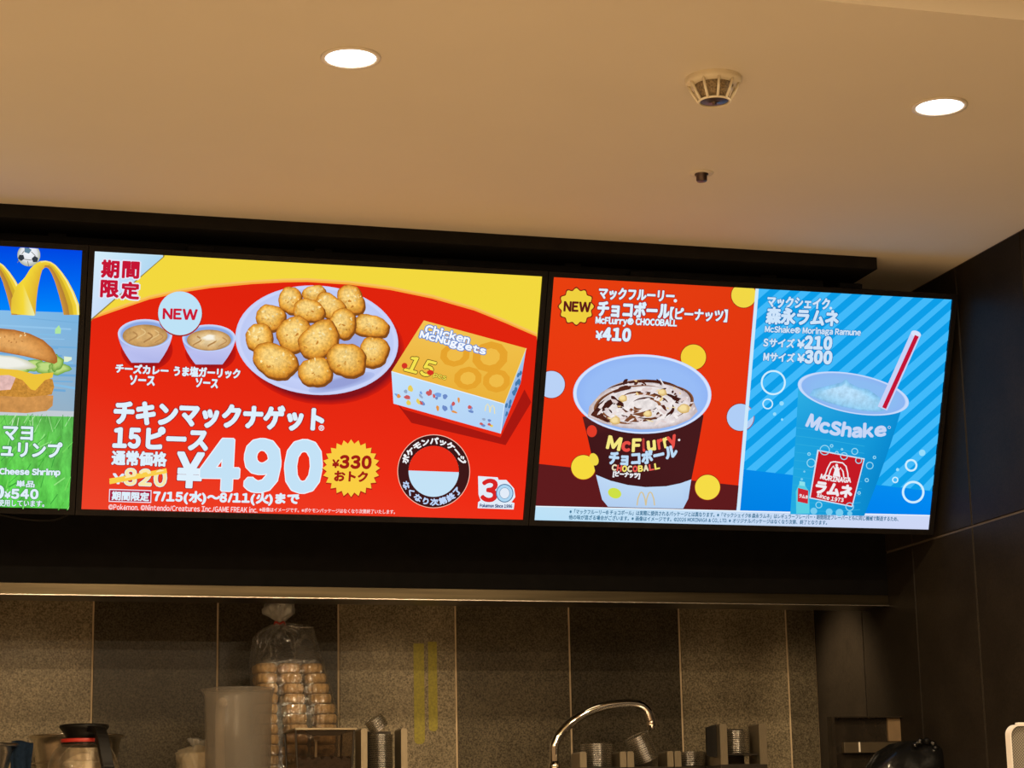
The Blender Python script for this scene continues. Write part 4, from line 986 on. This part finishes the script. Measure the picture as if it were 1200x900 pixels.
for i, q in enumerate(hp):
    tn = (hp[min(i + 1, len(hp) - 1)] - hp[max(i - 1, 0)]).normalized(); n_ = tn.cross(side.normalized()).normalized() * .006
    rows.append([b.verts.new(q + s1 * side + s2 * n_) for s1, s2 in ((-1, -1), (1, -1), (1, 1), (-1, 1))])
for r0, r1 in zip(rows, rows[1:]):
    for k in range(4): b.faces.new((r0[k], r0[(k + 1) % 4], r1[(k + 1) % 4], r1[k]))
b.faces.new(rows[0]); b.faces.new(rows[-1]); bmesh.ops.bevel(b, geom=b.edges[:], offset=.0012, segments=1, affect='EDGES'); obj('handle', b, M['black'], t)

# wrapped packet left of the jug
Y = 5.30; c = spot(232, Y); t = thing('wrapped_packet', 'crumpled clear packet of pale paper cups beside the jug', 'packet', c)
rnd = random.Random(11); ph = [rnd.uniform(0, 6) for _ in range(6)]; W_ = wid(207, 257, Y) / 2; H_ = hgt(223, 877, Y)
wb = lambda a, i: 1 + .07 * math.sin(3 * a + ph[0] + i) + .07 * math.sin(7 * a + ph[1] - 2 * i) + .05 * math.sin(13 * a + 3 * i) + .03 * math.sin(23 * a - 2 * i)
b = nb(); lathe(b, [(.003, .002), (W_ * .9, .004), (W_, H_ * .3), (W_ * .94, H_ * .45), (W_ * 1.0, H_ * .6), (W_ * .96, H_ * .72), (W_ * 1.02, H_ * .82), (W_ * .98, H_ * .9), (W_ * .8, H_ * .97), (W_ * .5, H_ * 1.0), (W_ * .3, H_ + .004)], 72, wob=wb, cap=False); crumple(b, .006, 55, 3); obj('wrapper', b, M['packet'], t, True)
b = nb(); lathe(b, [(W_ * .25, H_ - .002), (W_ * .2, H_ + .004), (W_ * .32, H_ + .010), (W_ * .46, H_ + .020), (W_ * .42, H_ + .024), (W_ * .2, H_ + .012)], 48, wob=wb, cap=False); crumple(b, .007, 60, 5); obj('gathered_top', b, M['knot'], t, True)
b = nb(); lathe(b, [(W_ * .6, .005), (W_ * .8, H_ * .86), (W_ * .83, H_ * .86), (W_ * .83, H_ * .9), (.002, H_ * .86)], 28); obj('cup_stack', b, mat('pale_paper', (.62, .5, .32), .8), t, True)

# frosted jug
Y = 5.13; c = spot(279, Y); R_ = wid(238.5, 320, Y) / 2; H_ = hgt(279, 807, Y)
t = thing('plastic_jug', 'tall frosted white plastic jug standing before the bag of wafers', 'jug', c)
b = nb(); lathe(b, [(.001, .001), (R_ * .88, .001), (R_ * .92, .006), (R_ * .965, H_ * .9), (R_ * 1.0, H_ * .955), (R_ * 1.03, H_ - .002), (R_ * 1.02, H_), (R_ * .99, H_ * .96), (R_ * .945, H_ * .9), (R_ * .90, .01), (.001, .006)], 56, cap=False, wob=lambda a, i: 1.06 if i in (5, 6) and abs(a - math.pi) < .2 else 1); obj('jug_body', b, M['jug'], t, True)
b = nb(); hx = -.026; tube(b, spline([(hx, R_ * .95, H_ * .9), (hx, R_ * 1.25, H_ * .88), (hx, R_ * 1.45, H_ * .75), (hx, R_ * 1.42, H_ * .4), (hx, R_ * 1.2, H_ * .2), (hx, R_ * .93, H_ * .16)]), .012, 12); obj('handle', b, M['white'], t, True)
# bag of wafers
Y = 5.36; c = spot(344, Y); z_c = hgt(344, 777, Y); u_ = 1 / ppm(at(344, 800, Y))
def bagx(px): return (px - 344) * u_
lv = [(880, 298, 394), (866, 297, 396), (850, 296, 396), (838, 296, 394), (824, 296, 389), (810, 296, 386), (796, 295, 381), (785, 294, 378), (774, 294, 375), (760, 294, 373), (748, 296, 370), (738, 303, 368), (733, 314, 364), (731.5, 319, 345), (730.5, 321, 334)]
t = thing('wafer_bag', 'clear plastic bag of wafer cones tied with a red band', 'bag', c)
rnd = random.Random(4); b = nb(); rings = []
pts_l = [(0.004, 298, 394), (0.03, 297, 396)] + [(hgt(344, py, Y), x0, x1) for py, x0, x1 in lv if hgt(344, py, Y) > .04]
fine = []
for (z0, a0, b0), (z1, a1, b1) in zip(pts_l, pts_l[1:]):
    n = 4 if z1 < z_c else 5
    for k in range(n): f = k / n; fine.append((z0 + (z1 - z0) * f, a0 + (a1 - a0) * f, b0 + (b1 - b0) * f))
fine.append(pts_l[-1]); SEG = 64
for i, (z, a0, b0) in enumerate(fine):
    cx, rx = bagx((a0 + b0) / 2), (b0 - a0) / 2 * u_; top_ = max(0, (z - z_c) / (fine[-1][0] - z_c)); ry = .082 * (1 - .75 * top_) + .004
    ring = []
    for k in range(SEG):
        q = 2 * math.pi * k / SEG; e = 2 / (4.2 - 2 * top_); cs, sn = math.cos(q), math.sin(q)
        x = math.copysign(abs(cs) ** e, cs) * rx; y = math.copysign(abs(sn) ** e, sn) * ry
        wr = (.0012 if z < z_c else .004) * (math.sin(7 * q + 31 * z + 2 * math.sin(40 * z)) + .8 * math.sin(13 * q - 55 * z) + .6 * math.sin(5 * q + 90 * z)) * (1 if top_ < .85 else .3)
        ring.append(b.verts.new((cx + x * (1 + wr * 4), y + (wr if sn < 0 else -wr) * 1.2, z)))
    rings.append(ring)
for r0, r1 in zip(rings, rings[1:]):
    for k in range(SEG): b.faces.new((r0[k], r0[(k + 1) % SEG], r1[(k + 1) % SEG], r1[k]))
b.faces.new(rings[0]); obj('film', b, M['film'], t, True)
kx = bagx(327); kz = hgt(344, 731, Y); b = nb(); kn = nb()
rnd = random.Random(9); ph = [rnd.uniform(0, 6) for _ in range(4)]
prof = [(.011, kz - .004), (.0105, kz + .004), (.020, kz + .014), (.034, kz + .026), (.038, kz + .038), (.034, kz + .048), (.026, kz + .056), (.030, kz + .064), (.026, kz + .070)]
lathe(kn, prof, 44, c=(kx, 0, 0), cap=False, sy=.7, wob=lambda a, i: 1 + (.16 * math.sin(5 * a + ph[0] + .9 * i) + .12 * math.sin(9 * a + ph[1] - i) + .10 * math.sin(2 * a + ph[2] + .5 * i)) * min(1, i / 3)); crumple(kn, .0055, 70, 2); obj('gathered_top', kn, M['knot'], t, True)
b = nb(); tube(b, [(kx + .0125 * math.cos(q * math.pi / 12), .0125 * math.sin(q * math.pi / 12), kz + .001 + .002 * math.sin(q)) for q in range(25)], .0028, 8, False); obj('red_tie', b, M['red'], t, True)
# creased film folds hanging from the knot
for k, (p0, p1, p2) in enumerate((((322, 735), (305, 746), (299, 762)), ((325, 735), (313, 750), (312, 772)), ((330, 735), (340, 748), (341, 768)), ((328, 735), (336, 755), (340, 775)), ((323, 735), (316, 742), (304, 766)), ((321, 736), (300, 744), (296, 756)), ((322, 736), (309, 744), (306, 758)), ((331, 735), (345, 744), (339, 762)), ((324, 736), (318, 752), (318, 766)), ((332, 734), (352, 737), (362, 738)))):
    b = nb(); ps = spline([Vector((bagx(x), -.018 - .022 * j - .004 * (k % 2), hgt(344, y, Y))) for j, (x, y) in enumerate((p0, p1, p2))], 8)
    tube(b, [q + Vector((.0016 * math.sin(i * 2.1 + k), .001 * math.cos(i * 1.7), 0)) for i, q in enumerate(ps)], [.0010 + .0016 * abs(math.sin(i * .8 + k)) for i in range(len(ps))], 6); obj('film_crease', b, M['crease'], t, True)

def wafer_mesh():
    b = nb(); rib = lambda a, i: 1 + .11 * (abs(math.cos(5 * a)) - .7) if i in (1, 2, 3, 4, 5) else 1
    lathe(b, [(.016, 0), (.0225, .0015), (.0252, .006), (.0262, .012), (.0258, .019), (.0235, .0242), (.022, .0245), (.021, .012), (.015, .003)], 72, wob=rib, cap=True)
    bmesh.ops.recalc_face_normals(b, faces=b.faces[:]); me = bpy.data.meshes.new('wafer_cone'); b.to_mesh(me); b.free(); me.materials.append(M['wafer'])
    for p_ in me.polygons: p_.use_smooth = True
    return me
wm = wafer_mesh(); z_hi = z_c - .004; nlev = int((z_hi - .006) / .0252)
names = {0: 'front left', 1: 'front middle', 2: 'front right', 3: 'back left', 4: 'back middle', 5: 'back right'}
ordn = ['topmost', 'second', 'third', 'fourth', 'fifth', 'sixth', 'seventh', 'eighth', 'ninth', 'tenth', 'eleventh', 'twelfth', 'thirteenth', 'fourteenth', 'fifteenth']
for lev in range(nlev):
    z = z_hi - .0252 * (lev + 1); zz = SHELF + z + .012; py = project((c.x, Y, zz))[1]
    xs = None
    for i in range(len(pts_l) - 1):
        if pts_l[i][0] <= z <= pts_l[i + 1][0]: f = (z - pts_l[i][0]) / (pts_l[i + 1][0] - pts_l[i][0]); xs = (pts_l[i][1] + (pts_l[i + 1][1] - pts_l[i][1]) * f, pts_l[i][2] + (pts_l[i + 1][2] - pts_l[i][2]) * f)
    x0, x1 = bagx(xs[0]) + .031, bagx(xs[1]) - .034
    for k in range(6):
        row, col_ = divmod(k, 3); x = x0 + (x1 - x0) * col_ / 2
        o = bpy.data.objects.new('wafer_cone', wm); COL.objects.link(o)
        o.location = (c.x + x + random.uniform(-.001, .001), Y + (-.028 if row == 0 else .028), SHELF + z); o.rotation_euler = (random.uniform(-.02, .02), random.uniform(-.02, .02), random.uniform(0, 6))
        tag(o, 'tan wafer cone in the clear bag, %s from the top of the %s stack' % (ordn[lev] if lev else 'first', names[k]), 'wafer cone', 'wafer cones stacked inside the clear bag')

# coffee bean hopper
Y = 5.165; c = spot(374, Y); hw = wid(339, 412, Y) / 2; H_ = hgt(374, 856, Y); z0 = max(.02, hgt(374, 905, Y))
t = thing('bean_hopper', 'dark framed clear hopper with coffee beans beside the bag', 'hopper', c)
b = nb(); box(b, (-hw * .9, -.075, 0), (hw * .9, .075, z0 - .02), .004); obj('grinder_body', b, M['black'], t)
def taper(b, x0, x1, y0, y1, za, zb, sh):
    lo = [b.verts.new((x, y, za)) for x, y in ((x0 + sh, y0 + sh), (x1 - sh, y0 + sh), (x1 - sh, y1 - sh), (x0 + sh, y1 - sh))]; hi = [b.verts.new((x, y, zb)) for x, y in ((x0, y0), (x1, y0), (x1, y1), (x0, y1))]
    for k in range(4): b.faces.new((lo[k], lo[(k + 1) % 4], hi[(k + 1) % 4], hi[k]))
    return lo, hi
b = nb(); taper(b, -hw * .92, hw * .92, -.075, .075, z0 - .02, H_ - .003, .006); obj('clear_bin', b, M['acrylic'], t)
for sx in (-1, 1):
    for sy in (-1, 1): b = nb(); tube(b, [(sx * (hw * .92 - .006), sy * .069, z0 - .02), (sx * hw * .93, sy * .075, H_ - .002)], .0026, 6); obj('corner_post', b, M['holder'], t)
b = nb(); box(b, (-hw * .96, -.08, H_ - .003), (hw * 1.02, .08, H_ + .002), .001); obj('lid_plate', b, M['wood_post'], t)
b = nb(); prism(b, [(-hw * .62, H_ - .004), (hw * .72, H_ - .004), (hw * .60, H_ - .012), (hw * .4, H_ - .016), (-hw * .3, H_ - .016), (-hw * .5, H_ - .012)], -.072, -.06); obj('lid_flange', b, M['holder'], t)
b = nb(); box(b, (-hw * .25, -.03, H_ - .026), (-hw * .06, .0, H_ - .016), .001); box(b, (-hw * .19, -.02, z0), (-hw * .12, -.012, H_ - .026)); obj('agitator_stem', b, M['wood_post'], t)
b = nb(); nx = 22
zb = hgt(374, 889, Y); g = [[b.verts.new((-hw * .86 + hw * 1.72 * i / nx, -.066 + .132 * j / 14, zb + .004 * math.sin(i * 1.7 + j) + .003 * math.sin(i * 3.1 - 2 * j) - .006 * abs(i / nx - .6))) for i in range(nx + 1)] for j in range(15)]
for j in range(14):
    for i in range(nx): b.faces.new((g[j][i], g[j][i + 1], g[j + 1][i + 1], g[j + 1][i]))
e = bmesh.ops.extrude_face_region(b, geom=b.faces[:]); 
for v in [v for v in e['geom'] if isinstance(v, bmesh.types.BMVert)]: v.co.z = z0 - .015; v.co.x *= .97; v.co.y *= .97
tag(obj('coffee_beans', b, M['bean'], t), kind='stuff')

# lid dispensers
def lid_mesh():
    b = nb(); lathe(b, [(.0385, .0012), (.0400, .0002), (.0418, .0004), (.0428, .0016), (.0428, .0030), (.0416, .0041), (.0400, .0042), (.0388, .0034), (.037, .0016), (.030, .0014), (.029, .0030), (.012, .0030), (.001, .0028)], 48, cap=False)
    bmesh.ops.recalc_face_normals(b, faces=b.faces[:]); me = bpy.data.meshes.new('cup_lid'); b.to_mesh(me); b.free(); me.materials.append(M['lid'])
    for p_ in me.polygons: p_.use_smooth = True
    return me
lm = lid_mesh()
def lid_stack(pos, n, R_, label, group, axis=(0, 0, 1), pitch=.0054):
    ax = Vector(axis).normalized(); q = Vector((0, 0, 1)).rotation_difference(ax); ords = ordn
    for k in range(n):
        o = bpy.data.objects.new('cup_lid', lm); COL.objects.link(o); s_ = R_ / .0428
        o.location = Vector(pos) + ax * (pitch * k + .0002) + Vector((random.uniform(-.0008, .0008), random.uniform(-.0008, .0008), 0)); o.scale = (s_, s_, 1.1)
        o.rotation_mode = 'QUATERNION'; o.rotation_quaternion = q
        i = n - 1 - k
        tag(o, 'clear cup lid, %s from the top %s' % (['first', 'second', 'third', 'fourth', 'fifth', 'sixth', 'seventh', 'eighth', 'ninth', 'tenth', 'eleventh', 'twelfth', 'thirteenth', 'fourteenth', 'fifteenth', 'sixteenth', 'seventeenth', 'eighteenth', 'nineteenth', 'twentieth', 'twenty-first', 'twenty-second', 'twenty-third', 'twenty-fourth', 'twenty-fifth'][i], label), 'cup lid', group)
BASEZ = .074
def dispenser(label, Y, posts, topy, plate=None, platey=None, floor_px=None):
    """steel holder: base box, back plate, one flat post for each entry (px0, px1)"""
    lo, hi = min(p[0] for p in posts), max(p[1] for p in posts); c = spot((lo + hi) / 2, Y)
    X = lambda px: at(px, 880, Y).x - c.x
    t = thing('lid_dispenser', label, 'lid dispenser', c, 'steel lid dispensers on the counter')
    b = nb(); box(b, (X(lo), -.05, 0), (X(hi), .05, BASEZ - .001), .002); obj('base', b, M['holder'], t)
    for a0, a1 in posts:
        b = nb(); H_ = hgt((lo + hi) / 2, topy, Y); xa, xb = X(a0), X(a1)
        prism(b, [(xa + .0003, BASEZ - .002), (xb - .0003, BASEZ - .002), (xb - .0003, H_ - .004), (xb - .003, H_), (xa + .003, H_), (xa + .0003, H_ - .004)], -.052, .02); obj('side_post', b, M['wood_post'], t)
    if plate:
        b = nb(); box(b, (X(plate[0]), .046, BASEZ - .002), (X(plate[1]), .05, hgt((lo + hi) / 2, platey, Y)), .001); obj('back_plate', b, M['holder'], t)
    return t, c, X
zpx = lambda px, py, Y: hgt(px, py, Y)
def stack_n(px, py, Y): return max(3, int((zpx(px, py, Y) - BASEZ) / .0054))
Y = 5.27
dispenser('steel lid dispenser standing beside the bean hopper', Y, [(418, 425.5), (464.5, 472)], 855, (428, 463), 856)
q = spot(446, Y); lid_stack((q.x, Y - .002, SHELF + BASEZ), min(25, stack_n(446, 859, Y)), wid(432, 460, Y) / 2, 'of the stack beside the bean hopper', 'clear lids in the dispenser beside the hopper')
zt = SHELF + BASEZ + 0.0054 * min(25, stack_n(446, 859, Y))
lid_stack((q.x - .002, Y - .004, zt + .013), 6, wid(436, 459, Y) / 2, 'of the loose tilted lids beside the bean hopper', 'tilted lids beside the hopper', (-.5, -.1, .75))
Y = 5.25
dispenser('steel lid dispenser directly behind the tap', Y, [(672, 680), (718.5, 726.3)], 882, (684, 716), 884)
q = spot(699, Y); lid_stack((q.x, Y, SHELF + BASEZ), min(25, stack_n(692, 871.5, Y)), wid(681.5, 717.5, Y) / 2, 'of the stack behind the tap', 'clear lids behind the tap')
dispenser('steel lid dispenser holding the leaning stack of lids', Y, [(727, 735), (773.5, 781)], 881.5, (738, 771), 890)
q = spot(757, Y); lid_stack((q.x + .003, Y, SHELF + BASEZ + .016), 13, wid(738, 766, Y) / 2, 'of the leaning stack', 'clear lids in the leaning stack', (-.42, -.06, .9), .0054)
dispenser('low steel lid dispenser left of the tall one', Y, [(782, 790), (827.3, 835)], 881, (793, 824), 884)
q = spot(808.5, Y); lid_stack((q.x, Y, SHELF + BASEZ), min(25, stack_n(812, 880, Y)), wid(791.5, 825.5, Y) / 2, 'of the low stack left of the tall dispenser', 'clear lids in the low stack')
Y = 5.135
t, c, X = dispenser('tall steel lid dispenser, last of the row', Y, [(835.5, 844), (881, 890)], 849.5, (845, 880), 853)
b = nb(); prism(b, [(X(823.5), hgt(860, 886, Y)), (X(835.3), hgt(860, 888, Y)), (X(835.3), hgt(860, 850, Y)), (X(824), hgt(860, 853, Y))], -.03, -.022); obj('side_plate', b, M['black'], t)
b = nb(); box(b, (X(845), -.046, hgt(860, 884, Y) - .004), (X(880), .044, hgt(860, 884, Y) - .001)); obj('inner_ledge', b, M['holder'], t)
zl = hgt(860, 884, Y); n5 = int((hgt(860, 856, Y) - zl) / .0054)
q = spot(862.5, Y); lid_stack((q.x, Y - .004, SHELF + zl), n5, wid(847, 878, Y) / 2, 'of the stack in the tall dispenser', 'clear lids in the tall dispenser')

# tap
Y = 5.305; c = spot(650, Y); t = thing('tap', 'chrome swan-neck tap with spout over the counter', 'tap', c)
pp = [(649.5, 905), (649.5, 880), (652, 868), (659, 857), (672, 845), (690, 834.5), (708, 828), (725, 825.3), (742, 824.8), (752, 827.5), (759, 834), (762, 842), (763, 846)]
b = nb(); V_ = [at(x, y, Y) - c for x, y in pp]; V_[0].z = .02; V_[0].x = V_[1].x; tube(b, spline(V_, 6), .0122, 18); obj('spout', b, M['chrome'], t, True)
b = nb(); q = V_[-1]; lathe(b, [(.0118, .004), (.0132, .002), (.0132, -.010), (.0118, -.012), (.0112, -.020), (.009, -.021), (.001, -.019)], 24, c=tuple(q), cap=False); obj('aerator', b, M['chrome'], t, True)
b = nb(); zc = hgt(650, 894, Y); lathe(b, [(.012, zc - .02), (.0165, zc - .016), (.0165, zc - .004), (.013, zc), (.013, zc + .004), (.0095, zc + .006)], 24, c=(V_[1].x, 0, 0), cap=False); obj('collar_nut', b, M['chrome'], t, True)
b = nb(); lathe(b, [(.024, 0), (.024, .01), (.018, .016), (.016, zc - .02), (.010, zc - .018)], 28, c=(V_[1].x, 0, 0), cap=False); obj('base', b, M['chrome'], t, True)

# a reflected sign, painted as two lime strips on the tile
for i, (x0, x1, y0, y1, lb) in enumerate(((484, 496.5, 754, 872, 'longer of the two lime-yellow strips painting a reflected sign on the tiled wall'), (501, 511.5, 752, 857, 'shorter of the two lime-yellow strips painting a reflected sign on the tiled wall'))):
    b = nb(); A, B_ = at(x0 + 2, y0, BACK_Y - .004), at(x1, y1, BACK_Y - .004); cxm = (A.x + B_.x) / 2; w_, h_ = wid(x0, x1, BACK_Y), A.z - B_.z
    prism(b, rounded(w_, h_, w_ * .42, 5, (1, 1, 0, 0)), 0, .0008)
    o = obj('reflection_strip', b, M['reflection'], None, False, (cxm, BACK_Y - .0040, (A.z + B_.z) / 2)); tag(o, lb, 'reflection', 'lime tape strips on the wall')

# glossy rounded cabinet by the side wall
Y = 5.02; x0, x1 = at(976, 870, Y).x, at(1079, 870, Y).x; zt_ = at(1030, 839.5, Y).z; cxm = (x0 + x1) / 2; w_ = x1 - x0; h_ = zt_ - SHELF
t = thing('glossy_stand', 'dark glossy stand with one rounded corner by the side wall', 'stand', (cxm, Y, SHELF))
ol = [(x, z + h_ / 2) for x, z in rounded(w_, h_, .022, 8, (0, 0, 1, 0))]; il = [(x * .93, h_ / 2 + (z) * .965) for x, z in rounded(w_, h_, .018, 8, (0, 0, 1, 0))]
b = nb(); frame_prism(b, ol, il, 0, .03); obj('frame', b, M['gloss'], t)
b = nb(); prism(b, [(x, z) for x, z in il], .022, .028); obj('back_panel', b, M['gloss'], t)
X = lambda px: at(px, 870, Y).x - cxm
zz = lambda py: at(1030, py, Y).z - SHELF
b = nb(); box(b, (X(990), .004, zz(882)), (X(1071), .021, zz(869.5)), .001); obj('cross_rail', b, mat('bronze_rail', (.06, .045, .026), .35), t)
b = nb(); box(b, (X(1044.5), .012, zz(868.5)), (X(1075), .0215, zz(841)), .001); obj('tan_panel', b, M['tan'], t)
b = nb(); box(b, (X(1006.5), .001, zz(881)), (X(1008.2), .0035, zz(869.5))); obj('white_edge', b, M['ring'], t)

# black crumpled bag in front of it
Y = 4.86; c = spot(1058, Y); t = thing('black_bag', 'crumpled shiny black bag heaped before the glossy stand', 'bag', c)
rnd = random.Random(21); ph = [rnd.uniform(0, 6) for _ in range(6)]; H_ = hgt(1070, 868, Y); W_ = wid(1010, 1100, Y) / 2
b = nb(); lathe(b, [(.01, .001), (W_ * 1.0, .002), (W_ * 1.08, H_ * .2), (W_ * 1.0, H_ * .5), (W_ * .78, H_ * .78), (W_ * .52, H_ * .93), (W_ * .25, H_ * .99), (.002, H_)], 56, cap=False, sy=.75,
    wob=lambda a, i: 1 + .10 * math.sin(3 * a + ph[0] + .7 * i) + .07 * math.sin(5 * a + ph[1] - i) + .04 * math.sin(11 * a + ph[2] + 1.3 * i))
for v in b.verts: v.co.x += .3 * W_ * (v.co.z / H_) ** 2
obj('bag_body', b, M['bag'], t, True)
b = nb(); ps = spline([(W_ * .05, -.05, H_ * .86), (W_ * .2, -.055, H_ * .97), (W_ * .45, -.05, H_ * .97), (W_ * .62, -.05, H_ * .86), (W_ * .5, -.06, H_ * .74)], 8); tube(b, ps, [.006 + .002 * math.sin(i) for i in range(len(ps))], 10); obj('fold', b, M['bag'], t, True)

# white rimmed mesh panel at the frame's edge
Y = 4.10; A = at(1181, 849, Y); w_ = .15; h_ = .20; zb_ = A.z - h_; t = thing('mesh_panel', 'white rimmed panel of grey mesh, cut by the frame edge', 'mesh panel', (A.x + w_ / 2, Y, 0))
ol = [(x, z + zb_ + h_ / 2) for x, z in rounded(w_, h_, .022, 8)]; il = [(x * .955, zb_ + h_ / 2 + z * .965) for x, z in rounded(w_, h_, .022, 8)]
b = nb(); frame_prism(b, ol, il, -.006, .014); obj('rim', b, M['white'], t)
b = nb(); prism(b, il, .0, .008); obj('mesh', b, M['mesh'], t)
b = nb(); box(b, (-w_ * .5 + .022, -.004, zb_ + h_), (-w_ * .5 + .07, .010, zb_ + h_ + .004), .0015); obj('top_clip', b, M['white'], t)
b = nb(); tube(b, [(0, .004, .02), (0, .004, zb_ + .002)], .014, 16); obj('post', b, M['white'], t, True)
b = nb(); lathe(b, [(.004, 0), (.07, 0), (.072, .008), (.05, .02), (.004, .024)], 32, c=(0, .004, 0)); obj('base', b, M['white'], t, True)
